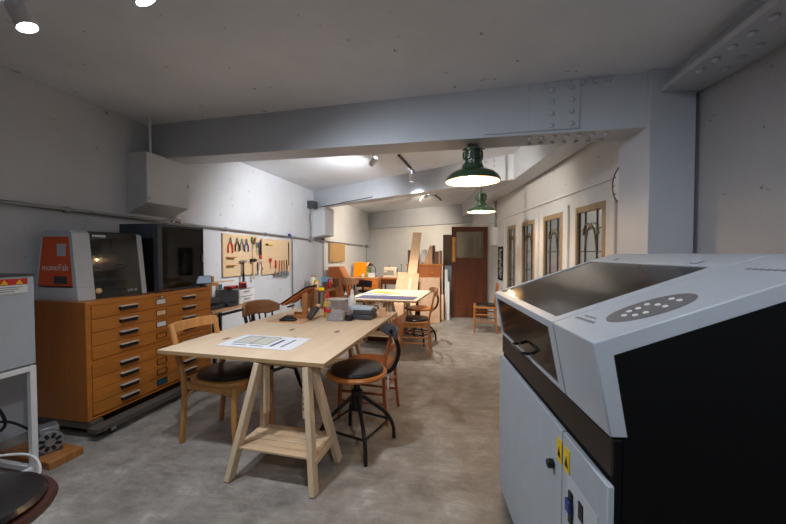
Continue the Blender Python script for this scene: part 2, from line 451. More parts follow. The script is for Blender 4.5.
# diagonal beam further back
def beam(name, a, b_, z0, z1, w, ext=.15, riv=None):
    a = Vector(a+(0,)); b_ = Vector(b_+(0,)); u = (b_-a).normalized(); n = Vector((-u.y, u.x, 0))
    a = a-u*ext; b_ = b_+u*ext; g = G()
    q = [a, b_, b_+n*w, a+n*w]
    g.hexa([p+Vector((0, 0, z0)) for p in q], [p+Vector((0, 0, z1)) for p in q])
    if riv:
        t0, cols, rows = riv
        rivets(g, [b_-u*(t0+c*.13)+Vector((0, 0, z0+.06+r*(z1-z0-.1)/rows)) for c in range(cols) for r in range(rows)], -n, .02)
    return struct(g.build(name, beamp, bevel=.004))
beam('trim_2', (-2.80, 7.53), (.93, 5.10), 2.42, 2.85, .26, riv=(.35, 2, 4))
beam('trim_3', (-2.40, 11.92), (.95, 9.75), 2.24, 2.85, .2, riv=(.4, 2, 4))
# beam along the window wall, resting on the column, and its near length
g = G()
c0 = RW(2.85, .2); 
for (y0, y1) in ((2.9, 9.9),):
    q0, q1 = RW(y0, .035), RW(y1, .035); k0, k1 = RW(y0, .29), RW(y1, .26)
    g.hexa([q0[:2]+(2.42,), q1[:2]+(2.40,), k1[:2]+(2.40,), k0[:2]+(2.42,)], [q0[:2]+(2.9,), q1[:2]+(2.9,), k1[:2]+(2.9,), k0[:2]+(2.9,)])
struct(g.build('trim_4', beamp, bevel=.004))
g = G()
bl = [(1.43, 2.60), (1.37, .9), (1.43, -2.4)]; br = [(1.70, 2.62), (1.93, 1.2), (2.1, -2.4)]
g.hexa([bl[0]+(2.45,), br[0]+(2.45,), br[1]+(2.45,), br[2]+(2.45,), bl[2]+(2.45,), bl[1]+(2.45,)],
       [bl[0]+(2.485,), br[0]+(2.485,), br[1]+(2.485,), br[2]+(2.485,), bl[2]+(2.485,), bl[1]+(2.485,)])
g.hexa([(1.50, 2.6, 2.485), (1.66, 2.6, 2.485), (1.75, -2.4, 2.485), (1.52, -2.4, 2.485)], [(1.50, 2.6, 2.75), (1.66, 2.6, 2.75), (1.75, -2.4, 2.75), (1.52, -2.4, 2.75)])
rivets(g, [(x0-.02*(2.3-y), y, 2.45) for y in [2.25-.115*k for k in range(14)] for x0 in (1.475, 1.60)], (0, 0, -1), .022)
rivets(g, [(1.500, y, 2.54) for y in [2.3-.115*k for k in range(14)]], (-1, 0, 0), .02)
struct(g.build('trim_5', beamp, bevel=.003))
# column
struct(G().b(-.16, .125, 0, .36, 0, 2.9).build('trim_6', beamp, loc=(1.52, 2.53, 0), rotz=R(3), bevel=.004))
# concrete brackets under the beams on the board wall
def corbel(name, y0, y1, w, zw, zf, zt):
    g = G()
    g.hexa([(0, 0, zw), (w, 0, zf), (w, y1-y0, zf), (0, y1-y0, zw)], [(0, 0, zt), (w, 0, zt), (w, y1-y0, zt), (0, y1-y0, zt)])
    return struct(g.build(name, wallp, loc=L(y0), rotz=LROT, bevel=.006))
corbel('trim_7', 3.16, 3.70, .25, 1.80, 1.905, 2.41)
corbel('trim_8', 7.50, 8.05, .27, 1.74, 1.80, 2.42)
# trim strips between windows on the right wall and a picture-rail seam
k = 9
for y in (3.16, 4.02, 4.89, 5.74, 6.52):
    struct(G().b(-.025, 0, -.03, .03, .1, ZH+.05).build('trim_%d' % k, wallw, loc=RW(y), rotz=RROT, bevel=.004)); k += 1
struct(G().b(-.02, 0, 0, 5.2, 2.02, 2.04).build('trim_%d' % k, wallw, loc=RW(2.95), rotz=RROT, bevel=.004)); k += 1
struct(G().b(-.02, 0, -.04, .04, 0, 2.05).b(-.02, 0, .74, .82, 0, 2.05).b(-.02, 0, .04, .74, 1.97, 2.05).build('trim_%d' % k, wallw, loc=RW(7.83), rotz=RROT, bevel=.004))

# ------------------------------------------------------------------ leaded windows
def window(n, y0, y1):
    w = bpy.data.objects.new('window_%d' % n, None); C.objects.link(w); w.location = RW(y0); w.rotation_euler = (0, 0, RROT); struct(w)
    W = (y1-y0)/math.cos(AR); f = .055
    g = G()
    g.b(-.004, .042, 0, f, ZS, ZH); g.b(-.004, .042, W-f+.02, W, ZS, ZH); g.b(-.004, .042, f, W-f+.02, ZH-.06, ZH); g.b(-.004, .042, f, W-f+.02, ZS, ZS+.06)
    g.build('frame', winwood, w, bevel=.004)
    G().b(.022, .028, f, W-f+.02, ZS+.06, ZH-.06).build('glass', winglass, w)
    g = G(); a, b_ = f, W-f+.02; lo, hi = ZS+.06, ZH-.06; wd = b_-a
    for t in (.0, .27, .73, 1.0): g.b(.017, .033, a+wd*t-.006, a+wd*t+.006, lo, hi)
    for t in (.16, .37, .62, .83): g.b(.017, .033, a, b_, lo+(hi-lo)*t-.005, lo+(hi-lo)*t+.005)
    g.build('came', lead, w)
    g = G(); cy = (a+b_)/2; zt = hi-.17
    for sgn in (-1, 1):
        pts = curve([(.019, cy+sgn*.015, zt+.03), (.019, cy+sgn*.06, zt-.02), (.019, cy+sgn*.085, zt-.10), (.019, cy+sgn*.11, zt-.20)], 5)
        g.rail(pts, .010, .013, up=(1, 0, 0))
        g.rail(curve([(.018, cy+sgn*.05, zt+.05), (.018, cy+sgn*.11, zt+.03), (.018, cy+sgn*.14, zt-.06)], 5), .01, .016, up=(1, 0, 0))
        for q in range(4): g.lathe([(.010, -.006), (.013, 0), (.010, .006)], (.019, cy+sgn*(.07+.011*q), zt-.03-.04*q), 8, Matrix.Rotation(PI/2, 3, 'Y'))
    g.lathe([(.022, -.006), (.028, 0), (.022, .006)], (.019, cy, zt+.03), 10, Matrix.Rotation(PI/2, 3, 'Y'))
    g.build('ornament', goldm, w)
for i, (a, b_) in enumerate(WY): window(i+1, a, b_)

# ------------------------------------------------------------------ door standing open
d = bpy.data.objects.new('door_1', None); C.objects.link(d); d.location = (1.012, 7.73, 0); d.rotation_euler = (0, 0, R(4)); struct(d)
DW, DH = .765, 1.965
g = G()
g.b(-.1, 0, -.02, .02, .012, DH); g.b(-DW, -DW+.1, -.02, .02, .012, DH)
g.b(-DW+.1, -.1, -.02, .02, DH-.11, DH); g.b(-DW+.1, -.1, -.02, .02, .012, .24); g.b(-DW+.1, -.1, -.02, .02, 1.16, 1.30)
g.b(-DW/2-.035, -DW/2+.035, -.02, .02, .24, 1.16)
g.build('door_frame', darkwood, d, bevel=.004)
for x0, x1 in ((-DW+.1, -DW/2-.035), (-DW/2+.035, -.1)): G().b(x0, x1, -.008, .008, .24, 1.16).build('panel', darkwood, d)
G().b(-DW+.1, -.1, -.003, .003, 1.30, DH-.11).build('glass', doorglass, d)
g = G().b(-DW+.012, -DW+.08, -.026, -.02, 1.2, 1.74)
g.tube(curve([(-DW+.042, -.024, 1.66), (-DW+.042, -.06, 1.64), (-DW+.042, -.065, 1.5), (-DW+.042, -.06, 1.36), (-DW+.042, -.024, 1.34)], 4), .009)
g.build('push_plate', brass, d, bevel=.002)
G().lathe([(.012, 0), (.012, .03), (.026, .035), (.03, .05), (.022, .064), (.004, .066)], (-DW+.042, -.02, 1.23), 14, Matrix.Rotation(PI/2, 3, 'X')).build('knob', brass, d)

# ------------------------------------------------------------------ conduit on the board wall
def wallthing(name, label, cat, y, z=0, off=0, group=None): return thing(name, label, cat, L(y, off, z), LROT, group)
zc = lambda y: 1.775-.0158*(y-2.2)
t = wallthing('conduit', 'galvanised conduit running the whole length of the white tool wall', 'conduit', 0)
def Lc(y, off, z): return (off, (y)/math.cos(AL), z)
g = G().tube([Lc(.2, .035, zc(.2)), Lc(11.9, .035, zc(11.9))], .016)
g.build('pipe', galv, t)
for y in (2.6, 3.6, 4.6, 5.6, 6.6, 7.6, 8.6, 9.8, 11): G().box(Lc(y, .02, zc(y)), (.04, .03, .05)).build('clip', galv, t, bevel=.003)
def junction(y, lab, zlow, cat='junction box'):
    t = wallthing('junction_box', lab, cat, y)
    g = G().cyl((.0, 0, zc(y)), (.06, 0, zc(y)), .055); g.cyl((.06, 0, zc(y)), (.066, 0, zc(y)), .045); g.cyl((.03, -.09, zc(y)), (.03, .09, zc(y)), .024)
    g.build('box', galv, t, bevel=.004)
    if zlow is not None: G().tube([(.03, 0, zc(y)), (.03, 0, zlow)], .014).build('drop_pipe', galv, t)
junction(7.30, 'round junction box on the conduit just before the second wall bracket', None)
junction(7.98, 'round junction box just past the second wall bracket, with a pipe to the floor', .05)
junction(11.6, 'round junction box on the conduit in the far corner', .75)
t = wallthing('drop_conduit', 'thin conduit dropping from the pipe past the end of the tool boards', 'conduit', 6.50)
G().tube([(.03, 0, zc(6.5)), (.03, 0, .05)], .012).cyl((.03, 0, zc(6.5)-.03), (.03, 0, zc(6.5)+.03), .022).build('pipe', galv, t)
t = wallthing('switch_box', 'dark grey switch box with cable under the second beam', 'switch box', 7.30)
G().b(0, .14, -.09, .14, 2.36, 2.52).build('box', darkgrey, t, bevel=.006)
G().tube(curve([(.08, .0, 2.36), (.05, -.03, 2.2), (.04, 0, 2.0), (.04, 0, 1.72)], 5), .016).build('drop_pipe', galv, t)
G().tube(curve([(.14, .06, 2.40), (.3, .0, 2.395), (.9, -.42, 2.40), (1.7, -.98, 2.405)], 6), .008).build('cable', blackpl, t)
t = wallthing('bracket_pipe', 'short white pipe rising from the first wall bracket to the ceiling', 'pipe', 3.24)
G().tube([(.21, 0, 2.39), (.21, 0, 2.76)], .012).build('pipe', white, t)
t = wallthing('wall_clamp', 'bright metal bracket on the conduit above the black printer', 'bracket', 3.72)
G().box((.05, 0, zc(3.72)+.02), (.06, .1, .012)).tube(curve([(.06, -.06, zc(3.72)+.0), (.07, 0, zc(3.72)+.06), (.06, .06, zc(3.72)+.0)], 5), .014).build('bracket', chrome, t)

# ------------------------------------------------------------------ flat file cabinet on its dolly
CX, CY = -2.61, 2.265
CR = R(-4.2)
t = thing('flat_file_cabinet', 'orange-brown wooden plan chest of eight drawers under the two machines', 'cabinet', (CX, CY, .13), CR)
W_, D_, H_ = 1.30, .53, .90
g = G()
g.b(-D_, 0, 0, .035, 0, H_); g.b(-D_, 0, W_-.035, W_, 0, H_); g.b(-D_, 0, .035, W_-.035, H_-.03, H_); g.b(-D_, 0, .035, W_-.035, 0, .018)
g.b(-D_, -D_+.02, .035, W_-.035, .018, H_-.03); g.b(-D_, -.004, .035, W_-.035, .412, .452)
g.build('carcass', [cabw], t, bevel=.003)
G().b(-D_, 0, -.004, 0, .0, H_).build('side_panel', cabside, t)
zs = [(.868-.104*i-.100, .868-.104*i) for i in range(4)]+[(.410-.0965*i-.093, .410-.0965*i) for i in range(4)]
for i, (z0, z1) in enumerate(zs):
    dr = G().b(-.05, .004, .04, W_-.04, z0, z1).build('drawer', cabw, t, bevel=.003)
    zm = (z0+z1)/2+.006
    for yy in (.25*W_, .75*W_):
        g = G().b(.004, .034, yy-.078, yy+.078, zm+.008, zm+.018)
        g.m(1).b(.003, .028, yy-.074, yy+.074, zm-.018, zm+.008)
        g.build('handle', [handlem, iron], dr, bevel=.003)
    g = G(); yy = .5*W_
    g.b(.004, .009, yy-.055, yy+.055, zm-.028, zm-.024); g.b(.004, .009, yy-.055, yy+.055, zm+.020, zm+.024)
    g.b(.004, .009, yy-.055, yy-.05, zm-.026, zm+.022); g.b(.004, .009, yy+.05, yy+.055, zm-.026, zm+.022)
    g.build('label_holder', iron, dr)
    if i in (0, 1, 2, 7):
        G().b(.004, .006, yy-.05, yy+.05, zm-.024, zm+.02).build('card', {0: clothwhite, 1: peach, 2: paperm, 7: teal}[i], dr)
    if i == 0: G().cyl((.004, yy, zm+.034), (.018, yy, zm+.034), .013).build('lock', chrome, dr)
t = thing('cabinet_dolly', 'grey wooden dolly on casters under the plan chest', 'dolly', (CX, CY, 0), CR)
G().b(-.5, .03, .0, .09, .075, .128).b(-.5, .03, W_-.09, W_, .075, .128).b(.03, .12, -.03, W_+.06, .066, .10).b(-.5, -.4, .0, W_, .066, .1).build('frame', dollym, t, bevel=.003)
for x, y in ((.07, .12), (.07, W_-.06), (-.44, .12), (-.44, W_-.06)):
    w = G().cyl((x-.012, y, .031), (x+.012, y, .031), .03).build('caster', blackpl, t, bevel=.003)
    G().b(x-.02, x-.015, y-.02, y+.02, .025, .07).b(x+.015, x+.02, y-.02, y+.02, .025, .07).b(x-.025, x+.025, y-.025, y+.025, .064, .07).build('fork', steel, w)

TOPZ = .13+H_+.0005
def cab(x, y): # chest-top local -> world
    c, s = math.cos(CR), math.sin(CR); return (CX+x*c-y*s, CY+x*s+y*c, TOPZ)
# ---- desktop milling machine
t = thing('milling_machine', 'small desktop milling machine with orange end panel and smoked front', 'milling machine', cab(-.12, .04), CR)
HW, MD, MH = .59, .44, .545
prof = [(-MD, 0), (0, 0), (-.055, MH-.02), (-.075, MH), (-MD+.1, MH), (-MD+.07, MH-.03)]
g = G()
for y0, y1 in ((0, .012),):   # near end cheek: frame around the orange window
    ring = [(-MD, 0, -MD+.06, .13), (0, 0, -.028, .13)]
g.hexa([(-MD, 0, 0), (0, 0, 0), (0, .13, 0), (-MD, .13, 0)], [(-MD+.012, 0, .10), (-.012, 0, .10), (-.012, .13, .10), (-MD+.012, .13, .10)])
g.prism([(-.012, .10), (-.055, MH-.02), (-.085, MH-.02), (-.052, .10)], 0, .13)
g.prism([(-MD+.012, .10), (-MD+.085, MH-.02), (-MD+.10, MH-.02), (-MD+.035, .10)], 0, .13)
g.prism([(-MD+.08, MH-.05), (-.058, MH-.05), (-.055, MH-.02), (-.08, MH), (-MD+.11, MH), (-MD+.085, MH-.02)], 0, .13)
g.build('end_cheek', lightgrey, t, bevel=.003)
G().prism([(-MD+.033, .115), (-.038, .115), (-.074, MH-.05), (-MD+.10, MH-.05)], .004, .012).build('orange_panel', orange, t)
g = G().prism([(-.20, MH-.20), (-.12, MH-.20), (-.113, MH-.105), (-.20, MH-.105)], .001, .005); g.build('window_sticker', lightgrey, t)
G().prism([(-.24, .13), (-.11, .13), (-.115, .19), (-.235, .19)], .001, .005).build('vent', darkgrey, t)
text('lettering', 'monoFab', .070, white, t, (-MD+.082, .002, .235), (PI/2, 0, 0))
pf = [(-MD+.01, .0), (-.004, 0), (-.058, MH-.02), (-.085, MH-.004), (-MD+.11, MH-.004), (-MD+.09, MH-.02)]
G().prism(pf, HW-.05, HW).build('far_cheek', lightgrey, t, bevel=.004)
G().b(-MD+.02, -.02, .13, HW-.05, .0, .05).prism([(-MD+.02, .05), (-MD+.05, .05), (-MD+.12, MH-.03), (-MD+.09, MH-.03)], .13, HW-.05).build('inner_bed', midgrey, t)
G().prism([(-.010, .0), (-.004, 0), (-.060, MH-.02), (-.066, MH-.02)], .13, HW-.05).build('smoked_cover', millglass, t)
G().prism([(-.066, MH-.055), (-.0585, MH-.055), (-.060, MH-.015), (-.085, MH-.0), (-MD+.11, MH-.0), (-MD+.11, MH-.012), (-.09, MH-.012)], .13, HW-.05).build('cover_top', blackpl, t)
G().b(-.25, -.09, .16, HW-.1, .13, .15).tube([(-.16, .14, .25), (-.16, HW-.06, .25)], .009).tube([(-.2, .14, .28), (-.2, HW-.06, .28)], .009).b(-.22, -.12, .28, .40, .22, .36).build('carriage', midgrey, t, bevel=.003)
G().lathe([(.02, 0), (.024, .006), (.018, .02), (.004, .022)], (-.012, .155, .065), 14, Matrix.Rotation(PI/2, 3, 'Y')).build('work_lamp', peach, t)
text('model_lettering', 'SRM-20', .03, lightgrey, t, (-.006, HW-.19, .035), (R(84), 0, PI/2))
g = G()
for a, b_ in ((.155, .17), (.176, .26)): g.b(-.058, -.0565, a, b_, MH-.045, MH-.028)
g.build('marks', lightgrey, t)

# ---- enclosed printer
t = thing('enclosed_printer', 'tall black enclosed printer with dark glass front on the plan chest', 'printer', cab(-.06, .695), CR)
PW, PD, PH = .58, .44, .645
g = G()
g.b(-PD, -.05, 0, .03, 0, PH-.1); g.b(-PD, -.05, PW-.03, PW, 0, PH); g.b(-PD, -.05, .03, PW-.03, PH-.03, PH); g.b(-PD, -.05, .03, PW-.03, 0, .04); g.b(-PD, -PD+.02, .03, PW-.03, .04, PH-.03)
g.build('housing', blackpl, t, bevel=.006)
G().b(-PD, -.05, -.005, .032, PH-.14, PH+.003).build('hood_band', bluegrey, t, bevel=.006)
g = G(); g.b(-.05, 0, -.005, .045, 0, PH); g.b(-.05, 0, .045, PW, PH-.022, PH); g.b(-.05, 0, .045, PW, 0, .02); g.b(-.05, 0, PW-.012, PW, .02, PH-.022)
g.build('front_frame', bluegrey, t, bevel=.004)
G().b(-.012, -.004, .045, PW-.012, .02, PH-.022).build('glass_door', darkglass, t)
g = G(); g.b(-.35, -.1, .08, PW-.08, .12, .135); g.cyl((-.32, .14, .04), (-.32, .14, PH-.04), .012); g.cyl((-.32, PW-.12, .04), (-.32, PW-.12, PH-.04), .012); g.b(-.3, -.2, .22, .34, .38, .5); g.tube([(-.25, .04, .45), (-.25, PW-.04, .45)], .01)
g.build('print_bed', midgrey, t, bevel=.003)
G().b(-.42, -.40, .25, .45, .05, PH-.06).build('back_panel', boardgrey, t)
G().b(-.0, .014, PW-.03, PW-.018, .27, .35).build('door_handle', midgrey, t, bevel=.003)

# ---- tablet on stand + small things along the chest front
t = thing('tablet', 'small grey tablet on a stand at the far corner of the plan chest', 'tablet', cab(-.03, 1.235), CR+R(-38)); t.scale = (.82, .82, .82)
tilt = Euler((0, R(-22), 0))
G().box((0, 0, .095), (.010, .19, .115), tilt).build('case', darkgrey, t, bevel=.004)
G().box(Vector((.0055, 0, .0972)), (.003, .172, .098), tilt).build('screen', screenm, t)
G().cyl((-.01, 0, 0), (-.01, 0, .012), .05).bar((-.02, 0, .005), (-.01, 0, .08), .03, .012, up=(0, 1, 0)).build('stand', blackpl, t, bevel=.002)
t = thing('utility_knife', 'flat black cutter with red slider at the front edge of the plan chest', 'cutter', cab(-.028, .72), CR+R(3))
G().b(-.012, .012, -.1, .12, 0, .014).build('handle', blackpl, t, bevel=.004)
G().b(-.009, .009, -.03, .05, .014, .02).build('slider', red, t, bevel=.002)
t = thing('steel_ruler', 'thin dark ruler lying between the milling machine and chest edge', 'ruler', cab(-.055, .50), CR+R(4))
G().b(-.012, .012, -.11, .11, 0, .004).build('ruler', darkgrey, t)

# ------------------------------------------------------------------ white chamber on a steel stand
t = thing('white_chamber', 'white metal machine cabinet with red and yellow warning label on a steel stand', 'machine', L(1.02, .03, 0), LROT)
SW = .90; SD = .70; sz0, sz1 = .70, 1.272
G().b(0, SD, 0, SW, sz0+.01, sz1-.012).build('body', greypanel, t, bevel=.006)
G().b(-.0, SD+.004, -.0, SW+.004, sz1-.012, sz1).build('top', darkgrey, t, bevel=.004)
g = G().b(SD, SD+.002, SW-.25, SW-.035, sz1-.062, sz1-.026); g.m(1).b(SD, SD+.002, SW-.255, SW-.035, sz1-.112, sz1-.064)
g.m(2)
for yy in (.215, .145, .075): g.prism([(SW-yy-.018, sz1-.058), (SW-yy+.018, sz1-.058), (SW-yy, sz1-.030)], SD+.001, SD+.003, 'x')
g.m(3)
for q in range(3): g.b(SD+.001, SD+.003, SW-.24, SW-.06-.02*q, sz1-.078-.012*q, sz1-.074-.012*q)
g.build('warning_label', [red, white, yellow, midgrey], t)
g = G(); lg = .032
for x in (lg/2, SD-lg/2):
    for y in (lg/2, SW-lg/2): g.box((x, y, sz0/2), (lg, lg, sz0))
for y in (lg/2, SW-lg/2): g.b(lg, SD-lg, y-lg/2, y+lg/2, sz0-lg, sz0).b(lg, SD-lg, y-lg/2, y+lg/2, .03, .03+lg)
for x in (lg/2, SD-lg/2): g.b(x-lg/2, x+lg/2, lg, SW-lg, sz0-lg, sz0).b(x-lg/2, x+lg/2, lg, SW-lg, .03, .03+lg)
g.build('stand', white, t, bevel=.002)
# pump on a board
t = thing('wooden_block', 'short wooden board on the floor under the motor pump', 'board', (-2.55, 2.01, 0), R(-8))
G().b(-.4, .08, -.1, .1, 0, .05).build('board', bent, t, bevel=.004)
t = thing('vacuum_pump', 'grey motor pump with slotted round end cover on a board', 'pump', (-2.60, 2.0, .0505), R(-30)); t.scale = (.66, .66, .66)
mx = Matrix.Rotation(PI/2, 3, 'Y')
G().lathe([(.05, -.22), (.085, -.21), (.09, -.2), (.09, -.03), (.085, -.02)], (0, 0, .105), 28, mx).build('motor', midgrey, t)
G().lathe([(.104, -.04), (.108, -.03), (.108, -.012), (.104, -.006)], (0, 0, .108), 28, mx).build('end_cover', galv, t)
g = G()
for kk in range(8):
    a = kk*PI/4+PI/8; M3 = Matrix.Rotation(a, 3, 'X'); g.box(M3 @ Vector((-.004, .066, 0))+Vector((0, 0, .108)), (.006, .048, .03), M3)
g.build('cooling_slots', blackpl, t)
G().b(-.19, -.03, -.075, .075, .195, .255).build('terminal_box', galv, t, bevel=.005)
G().b(-.2, .0, -.09, -.05, .0, .02).b(-.2, .0, .05, .09, .0, .02).build('foot', darkgrey, t)
G().b(-.36, -.22, -.085, .085, .0, .2).build('pump_head', darkgrey, t, bevel=.01)
# hoses and cable
o = G().tube(curve([(-2.95, 1.45, .14), (-2.72, 1.62, .2), (-2.54, 1.82, .15), (-2.42, 1.80, .06), (-2.44, 1.70, .03), (-2.55, 1.72, .025), (-2.66, 1.75, .05), (-2.55, 1.66, .06), (-2.44, 1.62, .012), (-2.5, 1.50, .012)], 8), .0075).build('hose', hosewhite)
tag(o, 'white hose looping on the floor beside the steel stand leg', 'hose')
o = G().tube(curve([(-2.86, 1.72, .85), (-2.80, 1.77, .6), (-2.72, 1.84, .33), (-2.86, 1.82, .22), (-3.0, 1.7, .14), (-3.05, 1.5, .02)], 8), .009).build('cable', blackpl)
tag(o, 'black cable hanging down behind the white steel stand', 'cable')
o = G().tube(curve([(-2.72, 2.02, .16), (-2.80, 1.9, .30), (-2.9, 1.78, .28), (-3.0, 1.6, .16)], 8), .008).build('cable', blackpl)
tag(o, 'black power cable running from the motor pump', 'cable')

# ------------------------------------------------------------------ swivel stools
def make_stool(name, label, loc, rotz, cushion=True, sm=None):
    t = thing(name, label, 'stool', loc, rotz)
    sz = .545
    G().lathe([(.03, sz-.03), (.19, sz-.034), (.215, sz-.028), (.222, sz-.014), (.215, sz), (.02, sz)], seg=36).build('seat', sm or seatw, t)
    if cushion: G().lathe([(.03, sz), (.185, sz), (.196, sz+.012), (.185, sz+.028), (.13, sz+.036), (.02, sz+.04)], seg=36).build('cushion', blackvinyl, t)
    g = G(); g.cyl((0, 0, .30), (0, 0, sz-.03), .024); g.cyl((0, 0, .26), (0, 0, .40), .04); g.cyl((0, 0, sz-.05), (0, 0, sz-.03), .09)
    g.build('column', iron, t)
    for k in range(4):
        a = R(-6)+k*PI/2; c, s_ = math.cos(a), math.sin(a)
        G().tube(curve([(c*.03, s_*.03, .36), (c*.09, s_*.09, .31), (c*.22, s_*.22, .20), (c*.275, s_*.275, .10), (c*.285, s_*.285, .0)], 6), .014).build('leg', iron, t)
    G().tube([(.25*math.cos(k*PI/2+R(-6)), .25*math.sin(k*PI/2+R(-6)), .15) for k in range(4)], .010, closed=True).build('foot_ring', iron, t)
    g = G().rail(curve([(-.02, 0, sz-.045), (-.20, 0, sz-.05), (-.29, 0, sz-.02), (-.335, 0, sz+.1), (-.30, 0, sz+.22), (-.26, 0, sz+.27)], 7), .03, .012, up=(0, 1, 0))
    g.build('back_arm', iron, t)
    pad = [(-.245-.05*math.cos(a)+.05, .15*math.sin(a), sz+.25) for a in [R(x) for x in range(-75, 76, 15)]]
    pts = [(-.29+.05*(abs(x)/1.3)**2, .155*math.sin(x), sz+.26) for x in [R(q) for q in range(-75, 76, 15)]]
    g = G().sweep(pts, [(-.007, -.045), (.007, -.045), (.009, 0), (.007, .045), (-.007, .045), (-.009, 0)], up=(0, 0, 1), scl=[.35, .7, .9, 1, 1, 1, 1, 1, .9, .7, .35])
    g.build('back_pad', darkgrey if cushion else walnut, t)
    return t
st = make_stool('swivel_stool', 'iron swivel stool with black cushion at the corner of the front trestle table', (-.60, 2.48, 0), R(211))
st2 = make_stool('swivel_stool', 'black cushioned swivel stool close to the camera, only its dark seat rim showing', (-1.535, .925, 0), R(60), sm=mat('mahogany_rim', (66, 34, 28), .35))
st3 = make_stool('swivel_stool', 'iron swivel stool with bare wooden seat behind the chair at the rear table', (-.33, 5.50, 0), R(205), cushion=False)

# ------------------------------------------------------------------ chairs
def make_chair(name, label, loc, rotz, wd, cushion, seatm, rails=(.84, .62), tagged=False, sz=.455, plain=False):
    t = thing(name, label, 'chair', loc, rotz)
    h = .875
    for s_ in (-1, 1):
        g = G().sweep(curve([(.185, s_*.185, sz-.02), (.188, s_*.187, .25), (.197, s_*.192, .0)], 4), [(.017*math.cos(k*PI/5), .017*math.sin(k*PI/5)) for k in range(10)], up=(0, 1, 0), scl=[1.1]*5+[1, .9, .85, .8])
        g.build('leg', wd, t)
        g = G().rail(curve([(-.225, s_*.18, .0), (-.20, s_*.18, .25), (-.20, s_*.18, .46), (-.245, s_*.185, .68), (-.285, s_*.19, h)], 5), .026, .032, up=(0, 1, 0))
        g.build('back_leg', wd, t, bevel=.006)
    poly = [(.2*math.copysign(abs(math.cos(a))**.6, math.cos(a)), .205*math.copysign(abs(math.sin(a))**.6, math.sin(a))) for a in [k*2*PI/32 for k in range(32)]]
    G().prism(poly, sz-.03, sz, 'z').build('seat', seatm, t, bevel=.006)
    g = G().b(-.17, .18, -.185, -.165, sz-.08, sz-.03).b(-.17, .18, .165, .185, sz-.08, sz-.03).b(.165, .185, -.17, .17, sz-.08, sz-.03).b(-.19, -.17, -.17, .17, sz-.08, sz-.03)
    g.build('seat_frame', wd, t, bevel=.004)
    if cushion: G().lathe([(.03, sz), (.185, sz), (.198, sz+.014), (.185, sz+.032), (.12, sz+.042), (.02, sz+.044)], seg=32).build('cushion', blackvinyl, t)
    for zr in rails:
        xb = -.275 if zr > .75 else -.225
        hh = .075 if zr > .75 else .05
        pts = [(xb-.035*(1-(y/.19)**2), y, zr) for y in [-.19+.38*k/10 for k in range(11)]]
        G().rail(pts, .016, hh).build('back_rail', wd, t, bevel=.004)
    g = G()
    if plain:
        for s_ in (-1, 1): g.tube(curve([(.185, s_*.185, .30), (.15, s_*.18, .40), (.0, s_*.175, sz-.06), (-.14, s_*.175, .40), (-.195, s_*.18, .30)], 5), .009)
        g.tube(curve([(.185, -.185, .30), (.18, -.14, .41), (.18, 0, sz-.06), (.18, .14, .41), (.185, .185, .30)], 5), .009)
    else:
        for s_ in (-1, 1): g.cyl((-.2, s_*.18, .24), (.19, s_*.188, .24), .010); g.cyl((-.205, s_*.18, .16), (.19, s_*.188, .16), .010)
        g.cyl((.19, -.187, .30), (.19, .187, .30), .010); g.cyl((-.2, -.18, .28), (-.2, .18, .28), .010)
    g.build('stretcher', wd, t)
    if tagged: G().b(-.235, -.233, .17, .20, .30, .40).b(-.21, -.19, -.245, -.243, .33, .40).build('price_tag', paperm, t)
    return t
first = make_chair('bentwood_chair', 'light bentwood chair with black cushion between plan chest and front table', (-1.585, 2.45, 0), R(-11), bentlight, True, bentlight, rails=(.845,), sz=.49, plain=True)
first.scale = (1.2, 1.04, 1)
make_chair('bentwood_chair', 'brown wooden chair with bare orange seat, just behind the black-cushioned stool', (-.62, 3.00, 0), R(172), reddish, False, seatw, tagged=True)
make_chair('bentwood_chair', 'brown wooden chair with black cushion at the end of the rear table', (-.35, 4.95, 0), R(180), bent, True, bent)

def make_captain(label, loc, rotz):
    t = thing('captain_chair', label, 'chair', loc, rotz)
    sz = .43
    G().prism([(.22*math.cos(a)+.0, .22*math.sin(a)) for a in [k*2*PI/32 for k in range(32)]], sz-.035, sz, 'z').build('seat', blackpaint, t, bevel=.01)
    for sx_ in (-1, 1):
        for sy_ in (-1, 1):
            a = Vector((sx_*.13, sy_*.14, sz-.03)); b_ = Vector((sx_*.22, sy_*.21, 0))
            pts = [a.lerp(b_, k/12) for k in range(13)]
            G().tube(pts, .017, 10, scl=[.8, .9, 1.1, 1.3, 1.3, 1, .8, 1.25, 1.3, 1.2, 1, .8, .7]).build('leg', blackpaint, t)
    g = G()
    for s_ in (-1, 1): g.cyl((-.185, s_*.182, .19), (.185, s_*.182, .19), .011)
    g.cyl((0, -.18, .19), (0, .18, .19), .011); g.cyl((.17, -.17, .25), (.17, .17, .25), .011)
    g.build('stretcher', blackpaint, t)
    ang = [R(a) for a in range(-70, 71, 10)]
    arc = [(-.235*math.cos(a)-.02, .235*math.sin(a), .835-.02*abs(math.sin(a))**3) for a in ang]
    G().sweep(arc, [(-.014, -.082), (.012, -.082), (.022, .0), (.016, .055), (-.01, .065), (-.018, 0)], up=(0, 0, 1), scl=[.45, .65, .85]+[1]*(len(arc)-6)+[.85, .65, .45]).build('back_rest', walnut, t)
    for a in (-50, -32, -16, 0, 16, 32, 50):
        a = R(a); G().cyl((-.18*math.cos(a), .18*math.sin(a), sz-.01), (-.235*math.cos(a)-.02, .235*math.sin(a), .80), .009).build('spindle', blackpaint, t)
    return t
cap = make_captain('black-legged chair with curved brown backrest behind the chest side of the front table', (-1.72, 3.36, 0), R(-22))
dup(cap, (-1.78, 7.15, 0), R(60), 'brown curved-back chair beyond the rear table beside the black cloth chair')

